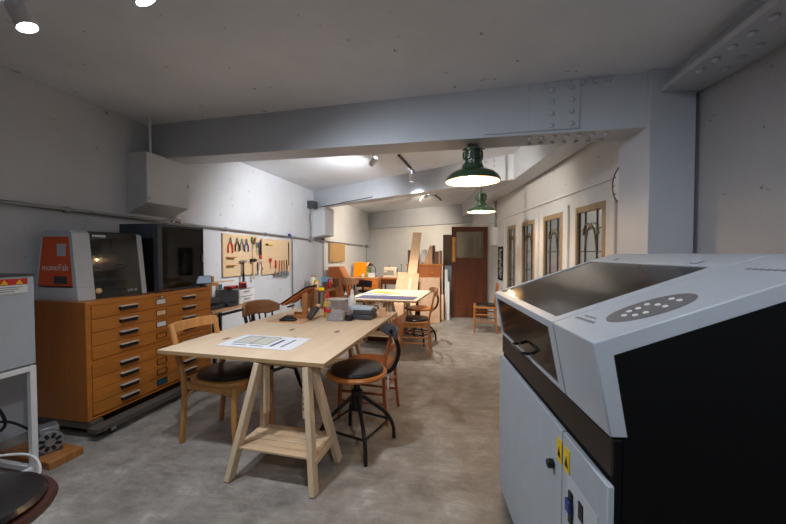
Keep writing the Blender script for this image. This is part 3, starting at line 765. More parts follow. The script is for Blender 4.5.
# chair against the window wall
t = thing('side_chair', 'orange-brown wooden chair with black seat pad against the window wall', 'chair', (.80, 6.42, 0), R(174))
for s_ in (-1, 1):
    G().bar((.18, s_*.19, 0), (.18, s_*.185, .47), .032, .032, up=(1, 0, 0)).build('leg', bent, t, bevel=.004)
    G().rail(curve([(-.2, s_*.18, 0), (-.18, s_*.18, .45), (-.19, s_*.18, .62), (-.215, s_*.18, .86)], 4), .028, .03, up=(0, 1, 0)).build('back_leg', bent, t, bevel=.004)
G().b(-.2, .2, -.205, .205, .43, .465).build('seat', bent, t, bevel=.006)
G().b(-.17, .16, -.17, .17, .465, .49).build('seat_pad', blackvinyl, t, bevel=.01)
g = G()
for s_ in (-1, 1): g.cyl((-.19, s_*.18, .2), (.18, s_*.187, .2), .011); g.cyl((-.19, s_*.18, .32), (.18, s_*.187, .32), .011)
g.cyl((.18, -.187, .32), (.18, .187, .32), .011); g.cyl((.18, -.187, .22), (.18, .187, .22), .011); g.cyl((-.06, -.18, .2), (-.06, .18, .2), .011); g.cyl((.06, -.18, .2), (.06, .18, .2), .011)
g.build('stretcher', bent, t)
for zr in (.82, .66): G().rail([(-.2-.02*(1-(y/.18)**2)-(.012 if zr > .7 else 0), y, zr) for y in [-.18+.06*k for k in range(7)]], .014, .07).build('back_rail', bent, t, bevel=.003)

# ------------------------------------------------------------------ trestle tables
def trestle(label, loc, rotz, half=.27):
    t = thing('trestle', label, 'trestle', loc, rotz)
    top = .705
    for sx_ in (-1, 1):
        for sy_ in (-1, 1):
            G().bar((sx_*(half+.015), sy_*.18, 0), (sx_*(half-.10), sy_*.034, top-.012), .062, .036, up=(1, 0, 0)).build('leg', pine, t, bevel=.003)
    g = G().b(-half+.07, half-.07, -.018, .018, top-.028, top-.001); g.build('top_beam', pinex, t, bevel=.003)
    for sx_ in (-1, 1): G().bar((sx_*(half-.13), 0, .36), (sx_*(half-.13), 0, top-.03), .05, .018, up=(1, 0, 0)).build('upright', pine, t, bevel=.002)
    for sx_ in (-1, 1): G().b(sx_*(half-.0)-.012, sx_*(half-.0)+.012, -.15, .15, .15, .185).build('crossbar', pine, t, bevel=.002)
    for k in range(5):
        yy = -.125+.0625*k; G().b(-half+.0, half-.0, yy-.029, yy+.029, .186, .2).build('shelf_slat', pinex, t, bevel=.002)
    g = G()
    for k in range(6): g.cyl((half-.13, -.0265, .42+.035*k), (half-.13, .0265, .42+.035*k), .006, seg=8)
    g.build('peg_hole', darkwood, t)
    return t
TR1 = R(-6.4)
def tab(o, r, x, y, z=0):
    return (o[0]+x*math.cos(r)-y*math.sin(r), o[1]+x*math.sin(r)+y*math.cos(r), z)
O1 = (-1.936, 2.163)        # near corner, aisle-far side of the front table; x along its short edge, y into the room
def T1(x, y, z=.7305): return tab(O1, TR1, x, y, z)
t = thing('table_top', 'pale knotty plywood table top on trestles carrying drawings, nearest the camera', 'table top', T1(0, 0, .706), TR1)
g = G().b(0, 1.25, 0, 1.92, .0, .024); g.build('panel', [plyedge], t)
G().b(0, 1.25, 0, 1.92, .0232, .0243).build('face_veneer', ply, t)
tr = trestle('pine trestle with slatted shelf under the near end of the front table', T1(.93, .045+.0, 0)[:2]+(0,), TR1)
tr.location = T1(.955, .06, 0)
dup(tr, T1(.62, 1.62, 0), TR1, 'pine trestle with slatted shelf under the far end of the front table')
TR2 = R(-7.4)
O2 = (-1.37, 4.965)
def T2(x, y, z=.7305): return tab(O2, TR2, x, y, z)
t = thing('table_top', 'pale plywood table top with the blue cutting mat, behind the front table', 'table top', T2(0, 0, .706), TR2)
G().b(0, 1.05, 0, 1.45, .0, .024).build('panel', [plyedge], t)
G().b(0, 1.05, 0, 1.45, .0232, .0243).build('face_veneer', ply, t)
dup(tr, T2(.46, .22, 0), TR2, 'pine trestle under the near end of the rear table')
dup(tr, T2(.46, 1.22, 0), TR2, 'pine trestle under the far end of the rear table')

# ---- things on the front table
t = thing('drawing_sheet', 'white printed drawing sheets with a grid, lying on the front table', 'paper', T1(.60, .37), TR1)
g = G()
g.hexa([(-.29, -.155, 0), (.30, -.155, 0), (.29, .175, 0), (-.285, .175, 0)], [(-.29, -.155, .002), (.30, -.155, .002), (.29, .175, .002), (-.285, .175, .002)])
g.hexa([(-.295, -.17, .002), (.28, -.17, .002), (.285, .16, .002), (-.29, .165, .002)], [(-.295, -.17, .0032), (.28, -.17, .0032), (.285, .16, .0032), (-.29, .165, .0032)])
g.build('sheet', paperm, t)
g = G().b(-.22, .06, -.075, .13, .0033, .0036); g.build('drawing', linegrey, t)
g = G()
for a in (-.22, -.08, .06): g.b(a-.004, a+.004, -.075, .13, .0037, .004)
for a in (-.075, .13): g.b(-.22, .06, a-.004, a+.004, .0037, .004)
g.b(.10, .125, -.11, .08, .0034, .0038); g.b(.19, .205, -.11, .10, .0034, .0038); g.b(-.2, -.08, -.125, -.112, .0034, .0038); g.b(-.05, .06, -.125, -.112, .0034, .0038)
g.build('ink', rush, t)

t = thing('drawing_stand', 'sloping black-topped wooden stand with two upright posts on the front table', 'stand', T1(.25, 1.245, .739), TR1)
for yy in (.035, .20):
    G().b(.165, .215, yy-.012, yy+.02, .012, .262).build('post', bent, t, bevel=.003)
g = G().b(-.02, .215, .02, .05, .0, .03).b(-.02, .215, .19, .22, 0, .03).b(.17, .21, .05, .19, .0, .03); g.build('base_rail', bent, t, bevel=.003)
sl = R(-32); Mx = Euler((0, sl, 0))
G().box((.085, .12, .215), (.33, .235, .018), Mx).bar((-.03, .04, .13), (.2, .04, .27), .02, .02).bar((-.03, .21, .13), (.2, .21, .27), .02, .02).build('sloped_board', reddish, t, bevel=.003)
G().box((.077, .12, .229), (.35, .25, .012), Mx).build('black_surface', blackmat, t, bevel=.003)
G().b(-.03, .0, .06, .18, .095, .11).build('ledge', darkwood, t, bevel=.003)
t = thing('base_board', 'thin wooden board on the front table in front of the sloping stand', 'board', T1(.345, 1.2), TR1)
G().b(-.19, .19, -.15, .29, 0, .008).build('board', boardtan, t, bevel=.002)
t = thing('clamp_block', 'small black clamp-like block on the thin board beside the sloping stand', 'block', T1(.35, 1.11, .739), TR1+R(10))
g = G().b(-.08, .08, -.03, .03, 0, .025); g.hexa([(-.06, -.028, .025), (.06, -.028, .025), (.06, .028, .025), (-.06, .028, .025)], [(-.035, -.02, .05), (.045, -.02, .05), (.045, .02, .05), (-.035, .02, .05)])
g.build('block', blackpl, t, bevel=.008)
t = thing('hand_roller', 'dark cylinder brush with pale wooden end lying beside the yellow bottle', 'brush', T1(.565, 1.27), TR1)
g = G().cyl((-.02, -.10, .032), (.0, .03, .115), .029, seg=18); g.build('body', darkgrey, t, bevel=.004)
G().lathe([(.026, 0), (.032, .01), (.032, .03), (.018, .045), (.004, .046)], (.0, .03, .115), 16, Vector((.02, .13, .083)).to_track_quat('Z', 'Y').to_matrix()).build('wooden_end', boardtan, t)
def bottle(name, label, loc, bodym, capm, r, h, hc, labm=None):
    t = thing(name, label, 'bottle', loc, 0)
    G().lathe([(r*.9, 0), (r, .006), (r, h*.66), (r*.8, h*.8), (r*.42, h*.9), (r*.4, h)], seg=20).build('body', bodym, t)
    G().lathe([(r*.5, h), (r*.5, h+hc*.4), (r*.22, h+hc*.6), (r*.15, h+hc), (r*.05, h+hc)], seg=14).build('cap', capm, t)
    if labm: G().lathe([(r*1.01, h*.3), (r*1.01, h*.55)], seg=20, cap=False).build('sticker', labm, t)
    return t
bottle('glue_bottle', 'yellow glue bottle with red cap behind the clear tub', T1(.61, 1.45), yellow, red, .04, .20, .085, red)
bottle('squeeze_bottle', 'white squeeze bottle behind the clear tub on the front table', T1(.82, 1.62), whitegl, white, .04, .25, .03)
bottle('squeeze_bottle', 'narrow clear bottle between the yellow and white bottles', T1(.73, 1.66), frost, white, .032, .21, .04)
t = thing('plastic_tub', 'clear plastic tub with white lid holding pale pieces on the front table', 'tub', T1(.775, 1.32), TR1)
rr = [(.2*.5*math.copysign(abs(math.cos(a))**.5, math.cos(a)), .17*.5*math.copysign(abs(math.sin(a))**.5, math.sin(a))) for a in [k*2*PI/32 for k in range(32)]]
g = G(); g.hexa([(x*.95, y*.95, .001) for x, y in rr], [(x*1.04, y*1.04, .20) for x, y in rr]); g.build('tub', frost, t)
G().prism([(x*.93, y*.93) for x, y in rr], .004, .085, 'z').build('contents', mat('pale_chips', (176, 170, 166), .8, var=.35, scale=60), t)
G().prism([(x*1.07, y*1.07) for x, y in rr], .20, .212, 'z').build('lid', frost, t, bevel=.004)
G().b(-.095, -.03, -.091, -.09, .088, .115).build('sticker', red, t)
t = thing('black_case', 'dark lower case with latches beneath the upper dark case', 'case', T1(1.01, 1.46), TR1+R(-4))
G().b(-.13, .11, -.09, .09, 0, .05).build('case', darkgrey, t, bevel=.008)
t = thing('black_case', 'dark upper case stacked on the lower dark case beside the clear tub', 'case', T1(1.01, 1.46, .7815), TR1+R(-1))
G().b(-.09, .11, -.085, .085, 0, .045).build('case', darkgrey, t, bevel=.008)
t = thing('papers', 'blue-grey folded sheet lying on top of the stacked dark cases', 'paper', T1(1.0, 1.46, .8275), TR1+R(2))
G().hexa([(-.13, -.08, 0), (.105, -.08, 0), (.1, .085, 0), (-.12, .085, 0)], [(-.13, -.08, .03), (.105, -.08, .022), (.1, .085, .022), (-.12, .085, .03)]).build('sheets', bluebook, t, bevel=.003)
t = thing('wood_offcut', 'small block of pale wood beside the stacked dark cases', 'offcut', T1(1.165, 1.62), TR1+R(15))
G().b(-.035, .035, -.06, .06, 0, .085).build('block', boardtan, t, bevel=.004)
t = thing('black_puck', 'small black pot between the clear tub and the dark cases', 'pot', T1(.905, 1.31), 0)
G().lathe([(.03, 0), (.036, .004), (.036, .05), (.03, .055), (.004, .056)], seg=18).build('pot', blackpl, t)

# ---- things on the rear table
t = thing('cutting_mat', 'blue-grey cutting mat along the near edge of the rear table', 'cutting mat', T2(0, 0), TR2)
G().b(.10, .99, .10, .50, 0, .003).build('mat', matblue, t)
t = thing('grey_sheet', 'pale grey plastic sheet under the yellow ruler on the rear table', 'sheet', T2(.22, .74), TR2+R(-12))
G().b(-.19, .30, -.14, .14, 0, .004).build('sheet', greysheet, t)
t = thing('set_square', 'bright yellow triangular ruler lying on the rear table', 'ruler', T2(.34, .86, .735), TR2+R(-6))
g = G()
o_ = [(-.22, -.09), (.30, -.05), (-.16, .20)]; i_ = [(-.16, -.04), (.13, -.018), (-.125, .12)]
for k in range(3):
    a, b_, c_, d_ = o_[k], o_[(k+1) % 3], i_[(k+1) % 3], i_[k]
    g.hexa([a+(0,), b_+(0,), c_+(0,), d_+(0,)], [a+(.004,), b_+(.004,), c_+(.004,), d_+(.004,)])
g.build('ruler', yellow, t)
t = thing('storage_crate', 'dark crate on the floor under the rear table', 'crate', T2(.36, .72, 0), TR2)
g = G().b(-.28, .28, -.2, -.19, .0, .3).b(-.28, .28, .19, .2, .0, .3).b(-.28, -.27, -.19, .19, 0, .3).b(.27, .28, -.19, .19, 0, .3).b(-.27, .27, -.19, .19, 0, .01)
g.build('crate', darkwood, t, bevel=.003)

# ------------------------------------------------------------------ bench with drawer unit under the tool boards
t = thing('wall_bench', 'pale wood bench with black legs along the tool wall past the plan chest', 'bench', L(3.66, .015, 0), LROT)
BW_, BL_ = .56, .84
G().b(0, BW_, 0, BL_, .71, .74).build('top', boardtan, t, bevel=.003)
for x in (.03, BW_-.03):
    for y in (.05, BL_-.06): G().box((x, y, .355), (.03, .03, .71)).build('leg', blackpaint, t)
for x in (.02, BW_-.04): G().b(x, x+.02, .05, BL_-.06, .66, .69).build('rail', blackpaint, t)
def BN(x, y, z=.7405): return L(3.66+y, .015+x, z)
t = thing('drawer_box', 'small grey drawer unit with two white drawers on the wall bench', 'drawer unit', BN(.28, .50), LROT)
G().b(-.09, .235, 0, .33, 0, .19).build('body', midgrey, t, bevel=.003)
for z0 in (.006, .100):
    dr = G().b(.235, .25, .004, .326, z0, z0+.085).build('drawer', white, t, bevel=.003)
    G().b(.25, .258, .10, .22, z0+.055, z0+.064).build('handle', galv, dr)
t = thing('tape_measure', 'square red and black tape measure standing on the small drawer unit', 'tape measure', BN(.44, .70, .931), LROT+R(-25))
G().b(-.025, .025, -.048, .048, 0, .085).build('case', red, t, bevel=.012)
G().b(.025, .028, -.032, .032, .014, .07).build('face', blackpl, t, bevel=.004)
t = thing('cordless_tool', 'red and black hand tool lying on the small drawer unit', 'tool', BN(.36, .57, .931), LROT+R(-8))
g = G().cyl((.0, -.1, .025), (.0, .06, .025), .024); g.m(1).cyl((.0, .06, .025), (.0, .11, .025), .018); g.m(1).bar((0, -.07, .03), (.09, -.09, .02), .035, .035)
g.build('body', [red, blackpl], t, bevel=.004)
t = thing('cardboard_box', 'brown cardboard box standing on the wall bench behind the black devices', 'box', BN(.085, .46), LROT)
G().b(-.07, .1, -.12, .10, 0, .27).m(1).b(.1, .102, -.02, .04, .1, .24).build('box', [card, paperm], t, bevel=.003)
t = thing('ochre_box', 'small ochre box stacked on the brown cardboard box', 'box', BN(.085, .46, 1.011), LROT)
G().b(-.06, .06, -.11, .07, 0, .09).build('box', ochre, t, bevel=.003)
t = thing('teal_box', 'dark teal blue box between cardboard box and drawer unit', 'box', BN(.105, .605), LROT)
G().b(-.06, .06, -.03, .05, 0, .245).build('box', teal, t, bevel=.003)
for dx, dy, z, sx_, sy_, sz_, lab in ((.40, .17, 0, .2, .26, .075, 'flat black device on the wall bench under the other black device'),
                               (.38, .16, .077, .17, .22, .06, 'smaller black device stacked on the flat black one'),
                               (.44, .385, 0, .19, .17, .07, 'black device with sloping grey panel on the bench before the drawer unit')):
    t = thing('office_device', lab, 'device', BN(dx, dy, .7405+z), LROT)
    G().hexa([(-sx_/2, -sy_/2, 0), (sx_/2, -sy_/2, 0), (sx_/2, sy_/2, 0), (-sx_/2, sy_/2, 0)], [(-sx_/2, -sy_/2, sz_), (sx_/2-.02, -sy_/2, sz_*.6), (sx_/2-.02, sy_/2, sz_*.6), (-sx_/2, sy_/2, sz_)]).build('housing', blackpl, t, bevel=.006)
    G().hexa([(-sx_*.3, -sy_*.35, sz_*.93), (sx_*.25, -sy_*.35, sz_*.72), (sx_*.25, sy_*.35, sz_*.72), (-sx_*.3, sy_*.35, sz_*.93)], [(-sx_*.3, -sy_*.35, sz_*.96), (sx_*.25, -sy_*.35, sz_*.75), (sx_*.25, sy_*.35, sz_*.75), (-sx_*.3, sy_*.35, sz_*.96)]).build('panel', bluegrey, t)
t = thing('wood_strip', 'thin wooden strip resting across the cardboard and ochre boxes', 'strip', BN(.172, .62, 1.0115), LROT)
G().b(-.008, .012, -.27, .25, 0, .018).build('strip', boardtan, t)
# ------------------------------------------------------------------ pegboards and hand tools
def pegboard(y0, y1, z0, z1, lab, shelf=True):
    t = thing('pegboard', lab, 'pegboard', L(y0, .0, z0), LROT)
    w, h = (y1-y0)/math.cos(AL), z1-z0
    G().b(.012, .03, 0, w, 0, h).build('panel', pegm, t, bevel=.002)
    g = G().b(0, .012, 0, .03, 0, h).b(0, .012, w-.03, w, 0, h).b(0, .012, .03, w-.03, 0, .03).b(0, .012, .03, w-.03, h-.03, h)
    g.build('batten', boardgrey, t)
    g = G()
    for i in range(int(w/.08)):
        for j in range(int(h/.08)): g.cyl((.0295, .05+.08*i, .05+.08*j), (.0308, .05+.08*i, .05+.08*j), .0035, seg=6)
    g.build('peg_hole', darkwood, t)
    if shelf:
      for yy, zz in ((.06, .27), (.06, .155)):
        g = G(); g.cyl((.03, yy+.03, zz), (.075, yy+.03, zz), .004, seg=8); g.cyl((.03, yy+.15, zz), (.075, yy+.15, zz), .004, seg=8); g.b(.03, .075, yy, yy+.18, zz, zz+.012); g.build('peg_shelf', bent, t)
pegboard(4.53, 5.38, 1.06, 1.675, 'pale wooden pegboard hung with pliers and hammers, nearer the plan chest')
pegboard(5.47, 6.44, 1.035, 1.64, 'pale wooden pegboard hung with red-handled tools and brushes, farther one', False)
TOFF = .033
def wt(name, label, cat, y, z, rot=0):
    o = thing(name, label, cat, L(y, TOFF, z), LROT); o.rotation_euler = (rot, 0, LROT); return o
def pliers(lab, y, z, hm, s=1.0):
    t = wt('pliers', lab, 'pliers', y, z)
    g = G()
    for q in (-1, 1): g.rail(curve([(.012, q*.008*s, .0), (.012, q*.014*s, -.03*s), (.012, -q*.0*s, -.0*s-.055*s)], 3), .012, .012, up=(1, 0, 0))
    g.hexa([(.004, -.02*s, -.03*s), (.02, -.02*s, -.03*s), (.02, .02*s, -.03*s), (.004, .02*s, -.03*s)], [(.004, -.006*s, .02*s), (.02, -.006*s, .02*s), (.02, .006*s, .02*s), (.004, .006*s, .02*s)])
    g.build('jaw', steel, t)
    for q in (-1, 1): G().tube(curve([(.012, q*.006*s, -.04*s), (.012, q*.035*s, -.08*s), (.012, q*.045*s, -.13*s), (.012, q*.04*s, -.18*s)], 4), .009*s).build('handle', hm, t)
pliers('pliers with long orange handles on the near pegboard', 4.67, 1.60, orange, 1.1)
pliers('pliers with black handles beside the orange pair', 4.82, 1.605, blackpl, 1.0)
pliers('small pliers with grey handles between black and blue pairs', 4.93, 1.60, midgrey, .9)
pliers('pliers with blue handles on the near pegboard', 5.04, 1.60, bluepl, 1.0)
def driver(lab, y, z, hm, hl, sl_, name='screwdriver', r=.013, rot=0):
    t = wt(name, lab, name.replace('_', ' '), y, z, rot)
    G().lathe([(r*.6, 0), (r, -.01), (r, -hl+.02), (r*.6, -hl)], (.016, 0, 0), 12).build('handle', hm, t)
    G().cyl((.016, 0, -hl), (.016, 0, -hl-sl_), .0045, .003, 8).build('shaft', steel, t)
driver('long screwdriver with green handle near the top of the pegboard', 5.18, 1.655, greenpl, .10, .30, r=.016)
driver('screwdriver with red handle next to the green one', 5.26, 1.645, redwood, .11, .12, r=.018, rot=R(-20))
driver('short grey-handled awl beside the red screwdriver', 5.30, 1.57, midgrey, .08, .12, 'awl')
driver('thin grey-handled awl at the edge of the near pegboard', 5.345, 1.57, darkgrey, .08, .13, 'awl')
def hammer(lab, y, z, hm, headm, hl, hw, r, name='hammer'):
    t = wt(name, lab, name, y, z)
    G().cyl((.03, -hw/2, 0), (.03, hw/2-.03, 0), r, seg=14).hexa([(.018, hw/2-.03, -r*.8), (.042, hw/2-.03, -r*.8), (.042, hw/2-.03, r*.8), (.018, hw/2-.03, r*.8)], [(.018, hw/2+.02, -.004), (.042, hw/2+.02, -.004), (.042, hw/2+.02, .004), (.018, hw/2+.02, .004)]).build('head', headm, t, bevel=.002)
    G().lathe([(.012, .0), (.012, -hl*.35), (.017, -hl*.55), (.017, -hl*.97), (.012, -hl)], (.03, 0, 0), 12).build('handle', hm, t)
hammer('claw hammer with steel head and black handle reaching below the pegboard', 4.93, 1.275, blackpl, steel, .36, .13, .018)
hammer('mallet with black head and wooden handle hanging on the pegboard', 5.19, 1.285, pine, blackpl, .30, .13, .028, 'mallet')
t = wt('file', 'short black file hanging beside the mallet', 'file', 5.33, 1.25)
G().b(.004, .014, -.012, .012, -.13, 0).build('blade', blackpl, t); G().cyl((.01, 0, -.13), (.01, 0, -.2), .009).build('handle', midgrey, t)
t = wt('pruning_saw', 'red and black folding saw hanging between the two pegboards', 'saw', 5.425, 1.63)
G().hexa([(.0, -.02, -.02), (.012, -.02, -.02), (.012, .02, -.02), (0, .02, -.02)], [(.0, -.03, -.26), (.012, -.03, -.26), (.012, .02, -.26), (0, .02, -.26)]).build('handle', blackpl, t, bevel=.004)
G().b(.0, .014, -.03, .022, -.33, -.262).build('grip', red, t, bevel=.003)
G().hexa([(.003, -.03, -.33), (.006, -.03, -.33), (.006, .02, -.33), (.003, .02, -.33)], [(.003, -.05, -.60), (.006, -.05, -.60), (.006, -.02, -.60), (.003, -.02, -.60)]).build('blade', white, t)
t = wt('scraper_strip', 'slim red strip leaning between the boards under the folding saw', 'strip', 5.40, 1.24, R(28))
G().b(.015, .02, -.008, .008, -.14, .02).build('strip', red, t)
t = wt('cutter_knife', 'yellow and black cutter held level at the top of the far pegboard', 'cutter', 5.68, 1.545)
G().b(.004, .02, -.05, .10, -.012, .014).build('body', yellow, t, bevel=.004); G().b(.004, .022, -.11, -.05, -.014, .014).build('grip', blackpl, t, bevel=.004)
t = wt('scissors', 'red-handled scissors hanging on the far pegboard', 'scissors', 5.70, 1.26)
for q in (-1, 1):
    G().tube([(.01, q*.022+.02*math.cos(a), .02*math.sin(a)*1.4+.02) for a in [k*PI/6 for k in range(12)]], .006, 8, closed=True).build('handle', red, t)
    G().hexa([(.008, q*.012-.006, -.01), (.012, q*.012-.006, -.01), (.012, q*.012+.006, -.01), (.008, q*.012+.006, -.01)], [(.008, -.002, -.13), (.012, -.002, -.13), (.012, .002, -.13), (.008, .002, -.13)]).build('blade', red if q < 0 else steel, t)
driver('thick red-handled scraper with broad grey head on the far pegboard', 5.86, 1.275, red, .15, .05, 'scraper', r=.017)
t = bpy.data.objects['scraper']; G().hexa([(.01, -.012, -.19), (.016, -.012, -.19), (.016, .012, -.19), (.01, .012, -.19)], [(.01, -.045, -.29), (.016, -.045, -.29), (.016, .045, -.29), (.01, .045, -.29)]).build('blade', steel, t)
for i, (y, hm, lab) in enumerate(((5.99, bent, 'wire brush with brown handle next to the red-handled scraper'), (6.07, reddish, 'wire brush with reddish handle, middle one of the brushes'),
                      (6.15, bent, 'wire brush with brown handle, third from the red-handled scraper'), (6.24, darkwood, 'wire brush with darkest handle nearest the long black rule'))):
    t = wt('wire_brush', lab, 'brush', y, 1.27, R(3*(i-1)))
    G().lathe([(.008, .0), (.011, -.05), (.011, -.16), (.008, -.18)], (.015, 0, 0), 10).build('handle', hm, t)
    G().lathe([(.012, -.18), (.028, -.22), (.034, -.27), (.026, -.30)], (.02, 0, 0), 12, sx=.6).build('bristles', midgrey, t)
t = wt('metal_rule', 'long thin black rule hanging at the far edge of the pegboard', 'ruler', 6.34, 1.60)
G().b(.003, .009, -.013, .013, -.44, 0).build('rule', blackpl, t)
t = wt('blue_clip', 'small blue clip on the conduit above the far pegboard', 'clip', 6.36, zc(6.36)-.0)
G().prism([(-.05, .0), (.05, 0), (.015, .06), (-.02, .06)], .0, .03, 'x').build('clip', bluepl, t, bevel=.004)
t = wallthing('hanging_mat', 'slatted straw-coloured mat hanging from the conduit toward the far corner', 'mat', 8.32, 1.17, .03)
g = G()
for kk in range(14): g.cyl((.012, .05+.075*kk, .0+.05*math.sin(kk*1.7)*.3), (.012, .05+.075*kk, .48), .034, seg=8)
g.build('mat', mat('straw', (176, 140, 92), .8, var=.15, scale=30), t)

# ------------------------------------------------------------------ far end: desks and their things
t = thing('writing_desk', 'orange wooden desk with drawer in the far corner', 'desk', (-2.56, 9.52, 0), R(-2))
G().b(0, .86, 0, .62, .69, .72).build('top', boardtan, t, bevel=.004)
G().b(.46, .84, .02, .6, .08, .69).build('pedestal', orangew, t, bevel=.004)
for z0 in (.12, .31, .5):
    dr = G().b(.475, .825, .0, .02, z0, z0+.17).build('drawer', orangew, t, bevel=.004); G().b(.6, .7, -.012, .0, z0+.08, z0+.095).build('handle', iron, dr)
G().b(0, .46, .03, .05, .58, .69).build('apron', reddish, t)
for x, y in ((.025, .04), (.025, .58), (.5, .04), (.8, .04), (.5, .56), (.8, .56)): G().b(x-.02, x+.02, y-.02, y+.02, 0, .69 if x < .1 else .08).build('leg', orangew, t)
def DK(x, y, z=.7205): return tab((-2.56, 9.52), R(-2), x, y, z)
t = thing('acrylic_sheet', 'amber orange acrylic panel leaning on the far corner desk', 'panel', DK(.25, .36), R(-2))
lean = Euler((R(-14), 0, 0))
G().box((0, .045, .21), (.36, .008, .42), lean).build('sheet', amber, t)
t = thing('acrylic_sheet', 'peach coloured panel leaning behind the amber one on the desk', 'panel', DK(.27, .42), R(-2))
G().box((0, .045, .21), (.5, .008, .40), lean).build('sheet', peach, t)
bottle('spray_bottle', 'lime green bottle beside the amber panel', DK(.50, .2), limepl, greenpl, .035, .17, .05)
t = thing('white_box', 'small white carton on the desk beside the lime bottle', 'box', DK(.64, .18), R(-8))
G().b(-.09, .09, -.05, .05, 0, .12).build('box', white, t, bevel=.003)
t = thing('paper_cup', 'white cup in front of the amber panel', 'cup', DK(.40, .12), 0)
G().lathe([(.028, 0), (.038, .1), (.034, .1), (.025, .006)], seg=16).build('cup', white, t)
t = thing('desk_lamp', 'black desk lamp bent over the far corner desk', 'lamp', DK(.68, .42), R(30))
G().cyl((0, 0, 0), (0, 0, .02), .07).build('base', blackpl, t)
G().tube(curve([(0, 0, .02), (.03, 0, .2), (-.04, 0, .33), (-.1, 0, .35)], 5), .009).build('arm', blackpl, t)
G().lathe([(.02, .06), (.03, .04), (.07, -.03), (.066, -.03), (.026, .038)], (-.13, 0, .34), 16, cap=False).build('shade', blackpl, t)
t = thing('storage_pot', 'small teal pot on the desk under the lamp', 'pot', DK(.56, .38), 0)
G().lathe([(.03, 0), (.035, .2), (.03, .26), (.004, .262)], seg=14).build('pot', greenpl, t)

t = thing('sewing_desk', 'low reddish sewing table against the far end', 'table', (-1.66, 9.62, 0), R(-6))
G().b(0, 1.0, 0, .5, .665, .70).build('top', reddish, t, bevel=.004)
G().b(.02, .98, .02, .04, .53, .665).build('apron', darkwood, t)
for x in (.04, .96):
    for y in (.05, .45): G().b(x-.02, x+.02, y-.02, y+.02, 0, .665).build('leg', darkwood, t)
G().bar((.04, .25, .15), (.96, .25, .15), .03, .03).build('stretcher', darkwood, t)
def SK(x, y, z=.7005): return tab((-1.66, 9.62), R(-6), x, y, z)
t = thing('sewing_machine', 'cream sewing machine on the reddish table', 'sewing machine', SK(.24, .24), R(-6))
G().b(-.19, .19, -.085, .085, 0, .06).build('base', cream, t, bevel=.012)
G().b(.10, .19, -.06, .06, .06, .26).b(-.19, .19, -.055, .055, .19, .30).b(-.19, -.10, -.05, .05, .13, .2).build('arm', cream, t, bevel=.02)
G().cyl((.19, 0, .22), (.22, 0, .22), .055).build('hand_wheel', midgrey, t, bevel=.004)
G().cyl((-.145, 0, .07), (-.145, 0, .13), .006).build('needle_bar', steel, t)
G().cyl((-.02, 0, .3), (-.02, 0, .36), .018).build('spool', bent, t)
t = thing('thread_stand', 'thin dark thread stand beside the sewing machine', 'stand', SK(.55, .3), 0)
G().cyl((0, 0, 0), (0, 0, .012), .05).cyl((0, 0, .01), (0, 0, .38), .006).bar((-.04, 0, .36), (.04, 0, .36), .01, .01).build('stand', iron, t)
t = thing('thread_box', 'small light blue and cream box at the sewing table edge', 'box', SK(.64, .16), R(-4))
G().b(-.1, .1, -.06, .06, 0, .06).m(1).b(-.08, .08, -.045, .045, .06, .075).build('box', [skyblue, cream], t, bevel=.003)

# black office chair in front of the desks
t = thing('office_chair', 'black padded swivel chair in front of the far desks', 'chair', (-1.78, 8.6, 0), R(75))
G().prism([(.23*math.copysign(abs(math.cos(a))**.6, math.cos(a)), .23*math.copysign(abs(math.sin(a))**.6, math.sin(a))) for a in [k*2*PI/28 for k in range(28)]], .42, .49, 'z').build('seat', blackvinyl, t, bevel=.02)
G().rail(curve([(-.22, -.21, .64), (-.27, 0, .66), (-.22, .21, .64)], 6), .05, .17).build('backrest', blackvinyl, t, bevel=.015)
G().rail(curve([(-.1, 0, .41), (-.27, 0, .42), (-.30, 0, .52), (-.285, 0, .66)], 5), .02, .05, up=(0, 1, 0)).build('back_bar', blackpl, t)
G().cyl((0, 0, .1), (0, 0, .42), .028).build('column', iron, t)
for k2 in range(5):
    a = k2*2*PI/5; lg_ = G().bar((0, 0, .11), (.25*math.cos(a), .25*math.sin(a), .07), .04, .025).build('leg', blackpl, t)
    G().cyl((.25*math.cos(a), .25*math.sin(a)-.012, .026), (.25*math.cos(a), .25*math.sin(a)+.012, .026), .026).build('caster', blackpl, lg_)
# slant-front brown cabinet and work stand along the wall
t = thing('slant_cabinet', 'reddish brown cabinet with a sloping front against the wall, past the tool boards', 'cabinet', L(8.05, .12, 0), LROT)
G().prism([(0, .04), (.46, .04), (.46, .70), (.26, 1.07), (.0, 1.07)], 0, .4).build('body', reddish, t, bevel=.006)
G().prism([(.464, .72), (.274, 1.062), (.270, 1.058), (.460, .716)], .03, .37).build('sloping_lid', seatw, t)
G().b(.02, .44, .02, .38, 0, .04).build('plinth', darkwood, t)
t = thing('work_stand', 'low dark wooden bench crowded with jars before the sloping cabinet', 'bench', L(6.72, .12, 0), LROT)
G().b(0, .5, 0, .8, .62, .66).build('top', walnut, t, bevel=.003)
for x in (.03, .47):
    for y in (.04, .76): G().b(x-.02, x+.02, y-.02, y+.02, 0, .62).build('leg', walnut, t)
G().b(.03, .47, .04, .76, .2, .22).build('shelf', walnut, t)
def WS(x, y, z=.6605): return L(6.72+y, .12+x, z)
